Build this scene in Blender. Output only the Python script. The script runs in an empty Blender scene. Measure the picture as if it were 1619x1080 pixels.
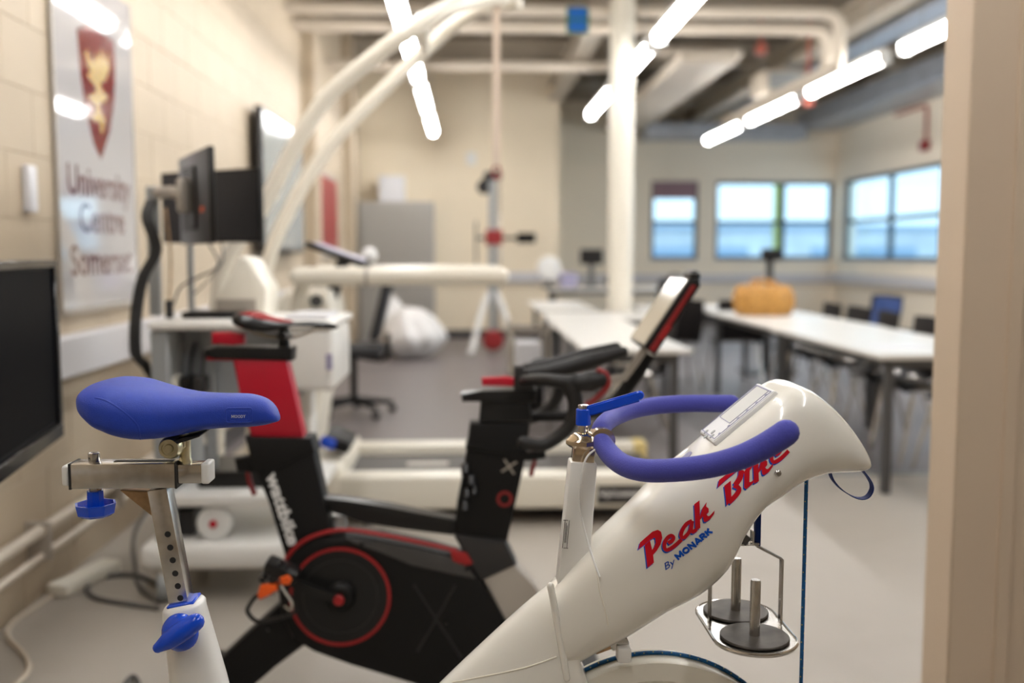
import bpy, bmesh, math, random
from mathutils import Vector, Matrix
from mathutils.bvhtree import BVHTree
random.seed(7)
PI = math.pi
S = bpy.context.scene
C = S.collection
R = math.radians

# ---------------------------------------------------------------- camera
F_PX = 1574.0
PITCH = math.atan(140 / F_PX)
YAW = math.atan(69.5 / F_PX)
CAM = Vector((0, 0, 1.22))
cd = bpy.data.cameras.new('camera')
cam = bpy.data.objects.new('camera', cd)
C.objects.link(cam)
cd.sensor_width = 36.0
cd.lens = 36.0 * F_PX / 1619
cd.clip_start = 0.05
cd.clip_end = 200
cam.location = CAM
cam.rotation_euler = (PI / 2 - PITCH, 0, -YAW)
cd.dof.use_dof = True
cd.dof.focus_distance = 1.43
cd.dof.aperture_fstop = 2.0
cd.dof.aperture_blades = 9
S.camera = cam
S.view_settings.view_transform = 'Standard'
S.view_settings.look = 'None'
S.view_settings.gamma = 1
S.view_settings.exposure = 0.95
S.view_settings.use_curve_mapping = False

FW = Vector((math.sin(YAW) * math.cos(PITCH), math.cos(YAW) * math.cos(PITCH), -math.sin(PITCH)))
RT = Vector((math.cos(YAW), -math.sin(YAW), 0))
UP = RT.cross(FW)

def ray(px, py):
    return FW + RT * ((px - 809.5) / F_PX) + UP * ((540 - py) / F_PX)
def W(px, py, Y):                       # photo pixel -> world point on the plane y = Y
    d = ray(px, py)
    return CAM + d * (Y / d.y)
def WZ(px, py, z):                      # photo pixel -> world point at height z
    d = ray(px, py)
    return CAM + d * ((z - CAM.z) / d.z)
def crop(ox, oy, s):
    return lambda x, y: (ox + x / s, oy + y / s)

# ---------------------------------------------------------------- world: pale overcast daylight outside the windows
w = bpy.data.worlds.new('world')
S.world = w
w.use_nodes = True
nt = w.node_tree
bg = nt.nodes['Background']
SKY_STRENGTH = 1.35
bg.inputs[1].default_value = SKY_STRENGTH
tc = nt.nodes.new('ShaderNodeTexCoord')
sp = nt.nodes.new('ShaderNodeSeparateXYZ')
cr = nt.nodes.new('ShaderNodeValToRGB')
nt.links.new(tc.outputs['Generated'], sp.inputs[0])
nt.links.new(sp.outputs['Z'], cr.inputs[0])
nt.links.new(cr.outputs[0], bg.inputs[0])
cr.color_ramp.elements[0].position = 0.0
cr.color_ramp.elements[0].color = (0.56, 0.69, 0.80, 1)
cr.color_ramp.elements[1].position = 0.5
cr.color_ramp.elements[1].color = (0.42, 0.57, 0.75, 1)

TUBE_STRENGTH = 17.5

# ---------------------------------------------------------------- materials
M = {}
def mat(name, col, rough=0.5, metal=0.0, noise=0.0, nscale=20.0, bump=0.0, bscale=60.0, coat=0.0, emit=None, estr=0.0, sheen=0.0, spec=0.5, dirt=None, dscale=3.0, trans=0.0):
    m = bpy.data.materials.new(name)
    m.use_nodes = True
    t = m.node_tree
    b = t.nodes['Principled BSDF']
    b.inputs['Base Color'].default_value = (*col, 1)
    b.inputs['Roughness'].default_value = rough
    b.inputs['Metallic'].default_value = metal
    b.inputs['Coat Weight'].default_value = coat
    b.inputs['Coat Roughness'].default_value = 0.05
    b.inputs['Sheen Weight'].default_value = sheen
    b.inputs['Specular IOR Level'].default_value = spec
    b.inputs['Transmission Weight'].default_value = trans
    if emit:
        b.inputs['Emission Color'].default_value = (*emit, 1)
        b.inputs['Emission Strength'].default_value = estr
    co = t.nodes.new('ShaderNodeTexCoord')
    last = None
    if noise or dirt:
        n = t.nodes.new('ShaderNodeTexNoise')
        n.inputs['Scale'].default_value = nscale
        n.inputs['Detail'].default_value = 4
        t.links.new(co.outputs['Object'], n.inputs['Vector'])
        r = t.nodes.new('ShaderNodeValToRGB')
        r.color_ramp.elements[0].position = 0.3
        r.color_ramp.elements[1].position = 0.7
        k0, k1 = 1 - noise, 1 + noise
        r.color_ramp.elements[0].color = (col[0] * k0, col[1] * k0, col[2] * k0, 1)
        r.color_ramp.elements[1].color = (min(1, col[0] * k1), min(1, col[1] * k1), min(1, col[2] * k1), 1)
        t.links.new(n.outputs['Fac'], r.inputs[0])
        last = r.outputs[0]
        if dirt:
            n2 = t.nodes.new('ShaderNodeTexNoise')
            n2.inputs['Scale'].default_value = dscale
            n2.inputs['Detail'].default_value = 6
            t.links.new(co.outputs['Object'], n2.inputs['Vector'])
            r2 = t.nodes.new('ShaderNodeValToRGB')
            r2.color_ramp.elements[0].position = 0.5
            r2.color_ramp.elements[1].position = 0.75
            t.links.new(n2.outputs['Fac'], r2.inputs[0])
            mx = t.nodes.new('ShaderNodeMix')
            mx.data_type = 'RGBA'
            t.links.new(r2.outputs[0], mx.inputs['Factor'])
            t.links.new(last, mx.inputs['A'])
            mx.inputs['B'].default_value = (*dirt, 1)
            last = mx.outputs['Result']
        t.links.new(last, b.inputs['Base Color'])
    if bump:
        n = t.nodes.new('ShaderNodeTexNoise')
        n.inputs['Scale'].default_value = bscale
        n.inputs['Detail'].default_value = 3
        t.links.new(co.outputs['Object'], n.inputs['Vector'])
        bp = t.nodes.new('ShaderNodeBump')
        bp.inputs['Strength'].default_value = bump
        bp.inputs['Distance'].default_value = 0.002
        t.links.new(n.outputs['Fac'], bp.inputs['Height'])
        t.links.new(bp.outputs[0], b.inputs['Normal'])
    M[name] = m
    return m

mat('wall_paint', (0.47, 0.385, 0.28), 0.55, noise=0.03, nscale=2, bump=0.25, bscale=90)
mat('wall_far', (0.84, 0.73, 0.56), 0.6, noise=0.03, nscale=1.5)
mat('wall_pale', (0.90, 0.81, 0.67), 0.6, noise=0.02, nscale=1.5)
mat('partition_paint', (0.58, 0.465, 0.35), 0.6, noise=0.02, nscale=3, bump=0.1)
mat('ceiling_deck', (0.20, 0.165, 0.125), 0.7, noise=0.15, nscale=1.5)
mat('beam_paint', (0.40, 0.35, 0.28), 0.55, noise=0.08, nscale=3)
mat('pipe_paint', (0.60, 0.53, 0.44), 0.45)
mat('duct_metal', (0.42, 0.45, 0.50), 0.35, metal=0.5, noise=0.1, nscale=4)
mat('dark_steel', (0.10, 0.10, 0.10), 0.5, metal=0.3)
mat('vinyl', (0.37, 0.335, 0.29), 0.45, noise=0.10, nscale=260, bump=0.15, bscale=300, dirt=(0.34, 0.305, 0.26), dscale=2.5)
mat('carpet', (0.165, 0.145, 0.145), 0.42, noise=0.25, nscale=180, bump=0.15, bscale=300, spec=0.5)
mat('tube_light', (1, 1, 1), 0.4, emit=(1.0, 0.985, 0.965), estr=TUBE_STRENGTH)
mat('white_enamel', (0.80, 0.79, 0.76), 0.3)
mat('cream_gloss', (0.83, 0.805, 0.735), 0.25, coat=0.6)
mat('cream_gloss_frame', (0.84, 0.82, 0.755), 0.25, coat=0.6)
mat('cream_plastic', (0.80, 0.765, 0.67), 0.35)
mat('cream_paint', (0.80, 0.755, 0.655), 0.3)
mat('white_plastic', (0.76, 0.76, 0.74), 0.4)
mat('laminate_table', (0.66, 0.645, 0.61), 0.3)
mat('laminate_white', (0.80, 0.79, 0.76), 0.3)
mat('foam_blue', (0.058, 0.062, 0.36), 0.65, noise=0.06, nscale=400, bump=0.3, bscale=500, sheen=0.12, spec=0.3)
mat('saddle_blue', (0.012, 0.047, 0.40), 0.45, bump=0.35, bscale=900, noise=0.05, nscale=120, spec=0.4)
mat('plastic_blue', (0.002, 0.065, 0.62), 0.22)
mat('strap_blue', (0.002, 0.022, 0.15), 0.6, spec=0.2)
mat('cord_blue', (0.0, 0.10, 0.30), 0.5, noise=0.3, nscale=300)
mat('cord_fleck', (0.55, 0.50, 0.06), 0.5)
mat('chrome', (0.62, 0.60, 0.57), 0.16, metal=1.0, noise=0.06, nscale=30)
mat('brushed_steel', (0.60, 0.585, 0.56), 0.27, metal=1.0, noise=0.12, nscale=60, dirt=(0.42, 0.37, 0.31), dscale=18)
mat('weld_brown', (0.45, 0.30, 0.17), 0.35, metal=0.9, noise=0.3, nscale=50)
mat('zinc_yellow', (0.68, 0.63, 0.44), 0.3, metal=1.0, noise=0.15, nscale=60)
mat('nickel_warm', (0.66, 0.55, 0.42), 0.14, metal=1.0)
mat('iron_disc', (0.10, 0.088, 0.078), 0.55, metal=0.6, noise=0.35, nscale=25)
mat('black_rubber', (0.012, 0.012, 0.012), 0.6)
mat('black_matte', (0.007, 0.0065, 0.0065), 0.5, bump=0.1, bscale=400, spec=0.25)
mat('black_satin', (0.010, 0.0095, 0.0095), 0.32, spec=0.35)
mat('black_grip', (0.014, 0.013, 0.013), 0.5, spec=0.4)
mat('trim_grey', (0.055, 0.052, 0.052), 0.35)
mat('charcoal', (0.030, 0.028, 0.028), 0.4, spec=0.35)
mat('black_gloss', (0.006, 0.006, 0.008), 0.12)
mat('tv_screen', (0.003, 0.003, 0.004), 0.45, spec=0.04)
mat('silver_grey', (0.40, 0.36, 0.31), 0.4)
mat('grey_metal', (0.30, 0.315, 0.32), 0.4)
mat('grey_panel', (0.34, 0.36, 0.38), 0.5)
mat('cabinet_grey', (0.42, 0.40, 0.37), 0.5)
mat('red_paint', (0.48, 0.003, 0.022), 0.38)
mat('red_dark', (0.26, 0.012, 0.014), 0.45)
mat('red_line', (0.36, 0.012, 0.014), 0.45)
mat('letter_red', (0.62, 0.0, 0.014), 0.3)
mat('letter_blue', (0.0, 0.095, 0.60), 0.3)
mat('ink_blue', (0.0, 0.06, 0.42), 0.35)
mat('ink_grey', (0.22, 0.22, 0.36), 0.4)
mat('print_white', (0.80, 0.80, 0.80), 0.4)
mat('orange_plastic', (0.85, 0.11, 0.01), 0.35)
mat('banner_paper', (0.52, 0.50, 0.50), 0.03, coat=1.0)
mat('banner_red', (0.19, 0.010, 0.010), 0.1, coat=1.0)
mat('banner_gold', (0.45, 0.29, 0.05), 0.2, coat=1.0)
mat('banner_text', (0.16, 0.045, 0.06), 0.1, coat=1.0)
mat('screen_grey', (0.30, 0.33, 0.34), 0.12)
mat('display_pale', (0.52, 0.52, 0.50), 0.4)
mat('display_lilac', (0.35, 0.33, 0.48), 0.3)
mat('label_pale', (0.70, 0.70, 0.73), 0.42)
mat('tread_belt', (0.075, 0.068, 0.062), 0.6)
mat('yellowed', (0.72, 0.58, 0.25), 0.4)
mat('fabric_black', (0.018, 0.018, 0.020), 0.8)
mat('chair_shell', (0.014, 0.012, 0.012), 0.6, spec=0.2)
mat('table_leg', (0.07, 0.07, 0.072), 0.5)
mat('screen_cream', (0.58, 0.53, 0.44), 0.12)
mat('chair_blue', (0.02, 0.06, 0.22), 0.5)
mat('basket_tan', (0.50, 0.25, 0.055), 0.6, noise=0.35, nscale=40, bump=0.8, bscale=60)
mat('window_frame', (0.035, 0.06, 0.085), 0.4)
mat('blind', (0.30, 0.19, 0.22), 0.7)
mat('sheet_white', (0.72, 0.71, 0.70), 0.35, noise=0.05, nscale=6, bump=0.5, bscale=12)
mat('trunking', (0.62, 0.61, 0.63), 0.35)
mat('skirting_dark', (0.05, 0.045, 0.045), 0.5)
mat('tube_cable', (0.52, 0.45, 0.36), 0.5)
mat('grey_cable', (0.09, 0.085, 0.08), 0.5)
mat('outside_pale', (0.78, 0.78, 0.76), 0.8, noise=0.15, nscale=0.6)
mat('outside_dark', (0.40, 0.50, 0.60), 0.8)
mat('yard', (0.62, 0.66, 0.70), 0.9)
mat('high_vis', (0.60, 0.62, 0.12), 0.6)
mat('sign_blue', (0.0, 0.10, 0.40), 0.4)
mat('sign_green', (0.02, 0.12, 0.05), 0.4)
mat('rust_red', (0.36, 0.08, 0.05), 0.5)
mat('strap_cream', (0.72, 0.60, 0.50), 0.6)

def glass_mat():
    m = bpy.data.materials.new('window_glass')
    m.use_nodes = True
    t = m.node_tree
    t.nodes.clear()
    o = t.nodes.new('ShaderNodeOutputMaterial')
    mx = t.nodes.new('ShaderNodeMixShader')
    tr = t.nodes.new('ShaderNodeBsdfTransparent')
    tr.inputs[0].default_value = (0.86, 0.95, 0.98, 1)
    gl = t.nodes.new('ShaderNodeBsdfGlossy')
    gl.inputs['Roughness'].default_value = 0.03
    fr = t.nodes.new('ShaderNodeFresnel')
    fr.inputs[0].default_value = 1.45
    ge = t.nodes.new('ShaderNodeNewGeometry')
    inv = t.nodes.new('ShaderNodeMath'); inv.operation = 'SUBTRACT'; inv.inputs[0].default_value = 1.0
    mu = t.nodes.new('ShaderNodeMath'); mu.operation = 'MULTIPLY'
    t.links.new(ge.outputs['Backfacing'], inv.inputs[1])
    t.links.new(fr.outputs[0], mu.inputs[0]); t.links.new(inv.outputs[0], mu.inputs[1])
    t.links.new(mu.outputs[0], mx.inputs[0])
    t.links.new(tr.outputs[0], mx.inputs[1])
    t.links.new(gl.outputs[0], mx.inputs[2])
    t.links.new(mx.outputs[0], o.inputs[0])
    M['window_glass'] = m
glass_mat()

# ---------------------------------------------------------------- mesh helpers
BASE = {}
def NB():
    return bmesh.new()

def sharp(bm, ang=38):
    a = R(ang)
    for f in bm.faces:
        f.smooth = True
    for e in bm.edges:
        if len(e.link_faces) == 2:
            try:
                if e.calc_face_angle(0) > a:
                    e.smooth = False
            except ValueError:
                pass
        else:
            e.smooth = False

def finish(name, bm, m, shift=None, ang=38):
    if shift is not None:
        bmesh.ops.translate(bm, verts=bm.verts, vec=-Vector(shift))
    bmesh.ops.recalc_face_normals(bm, faces=bm.faces)
    sharp(bm, ang)
    me = bpy.data.meshes.new(name)
    bm.to_mesh(me)
    bm.free()
    me.materials.append(M[m])
    o = bpy.data.objects.new(name, me)
    C.objects.link(o)
    return o

def thing(name, label, cat, base=(0, 0, 0), group=None, kind=None):
    o = bpy.data.objects.new(name, None)
    o.empty_display_size = 0.05
    C.objects.link(o)
    o.location = base
    BASE[o.name] = Vector(base)
    if kind:
        o['kind'] = kind
    else:
        o['label'] = label
        o['category'] = cat
    if group:
        o['group'] = group
    return o

def part(name, bm, m, parent, label=None, kind=None, ang=38):
    b = BASE[parent.name]
    o = finish(name, bm, m, b, ang)
    BASE[o.name] = b
    o.parent = parent
    if label:
        o['label'] = label
    if kind:
        o['kind'] = kind
    return o

def single(name, bm, m, label, cat, group=None, kind=None, ang=38):
    xs = [v.co.x for v in bm.verts]; ys = [v.co.y for v in bm.verts]; zs = [v.co.z for v in bm.verts]
    b = Vector(((min(xs) + max(xs)) / 2, (min(ys) + max(ys)) / 2, min(zs)))
    o = finish(name, bm, m, b, ang)
    o.location = b
    BASE[o.name] = b
    if label:
        o['label'] = label; o['category'] = cat
    if group:
        o['group'] = group
    if kind:
        o['kind'] = kind
    return o

def struct(name, bm, m, parent=None, ang=38):
    if parent is not None:
        return part(name, bm, m, parent, ang=ang)
    o = finish(name, bm, m, (0, 0, 0), ang)
    BASE[o.name] = Vector((0, 0, 0))
    o['kind'] = 'structure'
    return o

def dup(o, loc=None, rz=None, label=None, parent=None):
    c = o.copy()
    C.objects.link(c)
    if parent is not None:
        c.parent = parent
    if loc is not None:
        c.location = loc
    if rz is not None:
        c.rotation_euler = (0, 0, rz)
    if label:
        c['label'] = label
    for ch in list(o.children):
        dup(ch, parent=c)
    return c

def box(bm, c, s, bev=0.0, rot=None, seg=1):
    r = bmesh.ops.create_cube(bm, size=1.0)
    vs = r['verts']
    bmesh.ops.scale(bm, vec=s, verts=vs)
    if bev > 0:
        es = list({e for v in vs for e in v.link_edges})
        rr = bmesh.ops.bevel(bm, geom=es, offset=bev, segments=seg, affect='EDGES', profile=0.5)
        vs = list({v for f in rr['faces'] for v in f.verts} | {v for v in vs if v.is_valid})
    if rot is not None:
        if not isinstance(rot, Matrix):
            rot = Matrix.Rotation(rot[2], 3, 'Z') @ Matrix.Rotation(rot[1], 3, 'Y') @ Matrix.Rotation(rot[0], 3, 'X')
        bmesh.ops.rotate(bm, cent=(0, 0, 0), matrix=rot, verts=vs)
    bmesh.ops.translate(bm, vec=c, verts=vs)
    return bm

def bx(x0, x1, y0, y1, z0, z1, bev=0.0, bm=None, seg=1):
    bm = bm or NB()
    return box(bm, ((x0 + x1) / 2, (y0 + y1) / 2, (z0 + z1) / 2), (abs(x1 - x0), abs(y1 - y0), abs(z1 - z0)), bev, None, seg)

def smooth_path(pts, n=8, closed=False):
    P = [Vector(p) for p in pts]
    out = []
    N = len(P)
    rng = range(N) if closed else range(N - 1)
    for i in rng:
        p1 = P[i]; p2 = P[(i + 1) % N]
        p0 = P[i - 1] if (i > 0 or closed) else p1 * 2 - p2
        p3 = P[(i + 2) % N] if (i + 2 < N or closed) else p2 * 2 - p1
        for k in range(n):
            t = k / n
            out.append(0.5 * ((2 * p1) + (p2 - p0) * t + (2 * p0 - 5 * p1 + 4 * p2 - p3) * t * t + (3 * p1 - p0 - 3 * p2 + p3) * t ** 3))
    if not closed:
        out.append(P[-1])
    return out

def loft(bm, rings, cap=True, closed=False):
    vr = [[bm.verts.new(p) for p in r] for r in rings]
    n = len(vr[0])
    rg = range(len(vr)) if closed else range(len(vr) - 1)
    for i in rg:
        a, b = vr[i], vr[(i + 1) % len(vr)]
        for k in range(n):
            try:
                bm.faces.new((a[k], a[(k + 1) % n], b[(k + 1) % n], b[k]))
            except ValueError:
                pass
    if cap and not closed:
        try:
            bm.faces.new(vr[0]); bm.faces.new(list(reversed(vr[-1])))
        except ValueError:
            pass
    return vr

def tube(bm, pts, r, seg=12, sm=0, ends='flat', closed=False, flat=None, up=None):
    """sweep a circle (or a flat strip, flat=(w,h)) along pts; r may be a list"""
    P = smooth_path(pts, sm, closed) if sm else [Vector(p) for p in pts]
    rs = r if isinstance(r, (list, tuple)) else None
    n = len(P)
    def rad(i):
        if rs is None:
            return r
        t = i / (n - 1) * (len(rs) - 1)
        k = min(int(t), len(rs) - 2)
        return rs[k] * (1 - (t - k)) + rs[k + 1] * (t - k)
    tang = []
    for i in range(n):
        if closed:
            d = P[(i + 1) % n] - P[i - 1]
        else:
            d = P[min(i + 1, n - 1)] - P[max(i - 1, 0)]
        tang.append(d.normalized() if d.length > 1e-9 else Vector((0, 0, 1)))
    u = Vector(up) if up else (Vector((0, 0, 1)) if abs(tang[0].z) < 0.9 else Vector((1, 0, 0)))
    u = (u - tang[0] * u.dot(tang[0])).normalized()
    rings = []
    for i in range(n):
        if up:
            u = Vector(up)
        u = (u - tang[i] * u.dot(tang[i])).normalized()
        v = tang[i].cross(u)
        rr = rad(i)
        ring = []
        if flat:
            for (a, b) in ((-1, -1), (1, -1), (1, 1), (-1, 1)):
                ring.append(P[i] + v * (a * flat[0] / 2) + u * (b * flat[1] / 2))
        else:
            for k in range(seg):
                a = 2 * PI * k / seg
                ring.append(P[i] + u * (math.cos(a) * rr) + v * (math.sin(a) * rr))
        rings.append((P[i], ring, tang[i], rr))
    R_ = [x[1] for x in rings]
    if ends == 'round' and not closed and not flat:
        def dome(idx, sgn):
            p, ring, t, rr = rings[idx]
            out = []
            for j in (1, 2, 3):
                a = j * PI / 8 * 1.15
                out.append([p + (q - p) * math.cos(a) + t * (sgn * rr * math.sin(a)) for q in ring])
            return out
        R_ = list(reversed(dome(0, -1))) + R_ + dome(-1, 1)
    loft(bm, R_, cap=True, closed=closed)
    return bm

def cyl(bm, p0, p1, r, seg=16, r2=None, bev=0.0):
    p0 = Vector(p0); p1 = Vector(p1)
    r2 = r if r2 is None else r2
    d = (p1 - p0)
    L = d.length
    if bev:
        f = bev / L
        pts = [p0, p0.lerp(p1, f), p0.lerp(p1, 1 - f), p1]
        return lathe(bm, [(r - bev, 0), (r, bev), (r2, L - bev), (r2 - bev, L)], p0, d, seg)
    return lathe(bm, [(r, 0), (r2, L)], p0, d, seg)

def lathe(bm, prof, origin, axis=(0, 0, 1), seg=24, cap=True):
    ax = Vector(axis).normalized()
    u = ax.orthogonal().normalized()
    if abs(ax.z) > 0.99:
        u = Vector((1, 0, 0))
    v = ax.cross(u)
    o = Vector(origin)
    rings = []
    for (r, h) in prof:
        r = max(r, 1e-5)
        rings.append([o + ax * h + (u * math.cos(2 * PI * k / seg) + v * math.sin(2 * PI * k / seg)) * r for k in range(seg)])
    loft(bm, rings, cap)
    return bm

def prism(bm, pts, y0, y1, bev=0.0, seg=2):
    """extrude an (x,z) outline (list of Vectors, y ignored) from y0 to y1"""
    v0 = [bm.verts.new((p[0], y0, p[2])) for p in pts]
    v1 = [bm.verts.new((p[0], y1, p[2])) for p in pts]
    n = len(pts)
    fs = [bm.faces.new(v0), bm.faces.new(list(reversed(v1)))]
    for k in range(n):
        fs.append(bm.faces.new((v0[k], v1[k], v1[(k + 1) % n], v0[(k + 1) % n])))
    if bev:
        es = list({e for f in fs[:2] for e in f.edges})
        bmesh.ops.bevel(bm, geom=es, offset=bev, segments=seg, affect='EDGES', profile=0.5)
    return bm

def pprism(pxpts, Y, h0, h1, bev=0.0, sm=0, bm=None):
    """outline given in photo pixels on plane Y; thickness from Y-h0 to Y+h1"""
    bm = bm or NB()
    P = [W(x, y, Y) for x, y in pxpts]
    if sm:
        P = smooth_path(P, sm, closed=True)
    return prism(bm, P, Y - h0, Y + h1, bev)

def text_bm(s, size, bold=0.0, shear=0.0, depth=0.0):
    cu = bpy.data.curves.new('t', 'FONT')
    cu.body = s; cu.size = size; cu.offset = bold; cu.shear = shear; cu.extrude = depth
    cu.resolution_u = 3
    o = bpy.data.objects.new('t', cu)
    C.objects.link(o)
    dg = bpy.context.evaluated_depsgraph_get()
    me = bpy.data.meshes.new_from_object(o.evaluated_get(dg))
    bm = NB()
    bm.from_mesh(me)
    bpy.data.objects.remove(o)
    bpy.data.meshes.remove(me)
    bpy.data.curves.remove(cu)
    return bm

def place(bm, origin, xdir, ydir):
    x = Vector(xdir).normalized(); y = Vector(ydir).normalized(); z = x.cross(y)
    m = Matrix(((x.x, y.x, z.x), (x.y, y.y, z.y), (x.z, y.z, z.z)))
    bmesh.ops.transform(bm, matrix=Matrix.Translation(origin) @ m.to_4x4(), verts=bm.verts)
    return bm

# ================================================================= THE ROOM
LX, RX, BY, BY2, CZ = -1.52, 6.32, 14.3, 17.0, 3.95
VIN = 5.33
struct('floor', bx(LX - 0.2, RX + 0.2, -4, BY2 + 0.2, -0.1, 0.0), 'vinyl')
t = bpy.data.objects['floor']
struct('carpet', bx(LX + 0.002, RX - 0.002, VIN, BY2 - 0.002, 0.0005, 0.006), 'carpet', t)
struct('carpet_edge_strip', bx(LX + 0.002, RX - 0.002, VIN - 0.02, VIN + 0.02, 0.0005, 0.009), 'grey_metal', t)

# left wall with painted blocks
wl = struct('wall_left', bx(LX - 0.2, LX - 0.0035, -4, BY + 0.2, 0, CZ), 'wall_paint')
def block_mesh():
    bm = bx(-0.012, 0.0, -0.2198, 0.2198, -0.1096, 0.1096, 0.002)
    bmesh.ops.recalc_face_normals(bm, faces=bm.faces)
    me = bpy.data.meshes.new('block'); bm.to_mesh(me); bm.free(); me.materials.append(M['wall_paint'])
    return me
bme = block_mesh()
nblk = 0
for row in range(17):
    z = 0.1125 + row * 0.2225
    for k in range(24):
        y = 1.4 + k * 0.4425 + (0.221 if row % 2 else 0)
        if z - 0.11 > 1.22 + 0.262 * y + 0.15 or y > 11.2:
            continue
        if nblk >= 290:
            break
        b = bpy.data.objects.new('block', bme)
        C.objects.link(b); b.parent = wl; b.location = (LX - 0.001 * random.random(), y, z)
        nblk += 1
# pilasters and the step on the far left wall
struct('trim_1', bx(LX - 0.006, LX + 0.12, 9.4, 9.7, 0, CZ, 0.01), 'wall_paint')
struct('trim_2', bx(LX - 0.006, LX + 0.12, 12.4, 12.75, 0, CZ, 0.01), 'wall_paint')
struct('wall_back', bx(LX - 0.2, 1.3, BY, BY + 0.2, 0, CZ), 'wall_far')
struct('wall_step', bx(1.1, 1.3, BY + 0.2, BY2, 0, CZ), 'wall_far')
struct('wall_rear', bx(LX - 0.2, RX + 0.2, -4.2, -4, 0, CZ), 'wall_far')
# far right part of the back wall, with two window openings
Z0, Z1 = 1.11, 2.44
bm = NB()
bx(1.3, RX + 0.2, BY2, BY2 + 0.25, 0, Z0, bm=bm)
bx(1.3, RX + 0.2, BY2, BY2 + 0.25, Z1, CZ, bm=bm)
for a, b in ((1.3, 3.13), (3.94, 4.24), (6.28, RX + 0.2)):
    bx(a, b, BY2, BY2 + 0.25, Z0, Z1, bm=bm)
struct('wall_far', bm, 'wall_pale')
bm = NB()
WR0, WR1 = 3.3, 16.7  # unseen near stretch of the window is added to let in more daylight
bx(RX, RX + 0.25, -4, BY2, 0, Z0, bm=bm)
bx(RX, RX + 0.25, -4, BY2, Z1, CZ, bm=bm)
bx(RX, RX + 0.25, -4, WR0, Z0, Z1, bm=bm)
bx(RX, RX + 0.25, WR1, BY2, Z0, Z1, bm=bm)
struct('wall_right', bm, 'wall_pale')
# near partition (the upright strip on the right of the picture)
PX = 1.195
wp = struct('wall_partition', bx(PX, RX, 2.36, 2.50, 0, CZ, 0.004), 'partition_paint')
struct('trim_3', bx(PX + 0.115, PX + 0.15, 2.352, 2.362, 0, CZ, 0.002), 'partition_paint')

def window(n, axis, a0, a1, pos, mull, zbar, blind=None):
    t = thing('window_%d' % n, None, None, (0, 0, 0), kind='structure')
    def seg(u0, u1, z0, z1, d=0.06, off=0.0):
        if axis == 'x':
            return bx(u0, u1, pos + 0.05 + off, pos + 0.05 + off + d, z0, z1)
        return bx(pos + 0.05 + off, pos + 0.05 + off + d, u0, u1, z0, z1)
    fr = 0.055
    bm = NB()
    for (u0, u1, z0, z1) in ((a0, a1, Z0, Z0 + fr), (a0, a1, Z1 - fr, Z1), (a0, a0 + fr, Z0 + fr, Z1 - fr), (a1 - fr, a1, Z0 + fr, Z1 - fr)):
        if axis == 'x':
            bx(u0, u1, pos + 0.05, pos + 0.11, z0, z1, bm=bm)
        else:
            bx(pos + 0.05, pos + 0.11, u0, u1, z0, z1, bm=bm)
    part('window_frame', bm, 'window_frame', t)
    for m_ in mull:
        part('mullion', seg(m_ - 0.04, m_ + 0.04, Z0 + fr, Z1 - fr), 'window_frame', t)
    cuts = [a0 + fr] + [q for m_ in mull for q in (m_ - 0.04, m_ + 0.04)] + [a1 - fr]
    for i in range(0, len(cuts), 2):
        part('transom', seg(cuts[i], cuts[i + 1], zbar - 0.035, zbar + 0.035), 'window_frame', t)
        part('pane', seg(cuts[i], cuts[i + 1], Z0 + fr, zbar - 0.035, 0.006, 0.03), 'window_glass', t)
        part('pane', seg(cuts[i], cuts[i + 1], zbar + 0.035, Z1 - fr, 0.006, 0.03), 'window_glass', t)
    if axis == 'x':
        part('sill', bx(a0 - 0.03, a1 + 0.0, pos - 0.04, pos + 0.05, Z0 - 0.03, Z0, 0.004), 'white_enamel', t)
    else:
        part('sill', bx(pos - 0.04, pos + 0.05, a0 - 0.03, a1, Z0 - 0.03, Z0, 0.004), 'white_enamel', t)
    return t
w1 = window(1, 'x', 3.13, 3.94, BY2, [], 1.74)
part('roller_blind', bx(3.16, 3.91, BY2 + 0.02, BY2 + 0.04, 2.14, 2.43), 'blind', w1, 'purple brown roller blind pulled part way down')
window(2, 'x', 4.24, 6.28, BY2, [5.42], 1.74)
window(3, 'y', WR0, WR1, RX, [5.0, 6.65, 8.3, 9.95, 11.6, 13.25, 14.9], 1.74)

# ceiling
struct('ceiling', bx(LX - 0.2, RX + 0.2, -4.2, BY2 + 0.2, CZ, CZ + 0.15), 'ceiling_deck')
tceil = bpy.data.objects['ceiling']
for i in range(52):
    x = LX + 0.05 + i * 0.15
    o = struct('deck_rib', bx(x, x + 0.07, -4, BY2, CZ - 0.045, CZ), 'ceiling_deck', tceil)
for i, y in enumerate([-1.5, 1.2, 4.0, 6.9, 9.9, 12.9, 15.9]):
    bm = NB()
    x1 = RX
    bx(LX, x1, y - 0.09, y + 0.09, 3.60, 3.625, bm=bm)
    bx(LX, x1, y - 0.09, y + 0.09, 3.88, 3.903, bm=bm)
    bx(LX, x1, y - 0.012, y + 0.012, 3.625, 3.88, bm=bm)
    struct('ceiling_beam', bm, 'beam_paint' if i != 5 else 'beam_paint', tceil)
# long beams running down the room
for x in (1.25, 3.75):
    bm = NB()
    bx(x - 0.1, x + 0.1, 2.5, BY2 - 2.7 if x < 1.4 else BY2, 3.36, 3.39, bm=bm)
    bx(x - 0.1, x + 0.1, 2.5, BY2 - 2.7 if x < 1.4 else BY2, 3.57, 3.60, bm=bm)
    bx(x - 0.015, x + 0.015, 2.5, BY2 - 2.7 if x < 1.4 else BY2, 3.39, 3.57, bm=bm)
    struct('ceiling_beam', bm, 'beam_paint', tceil)

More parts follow.
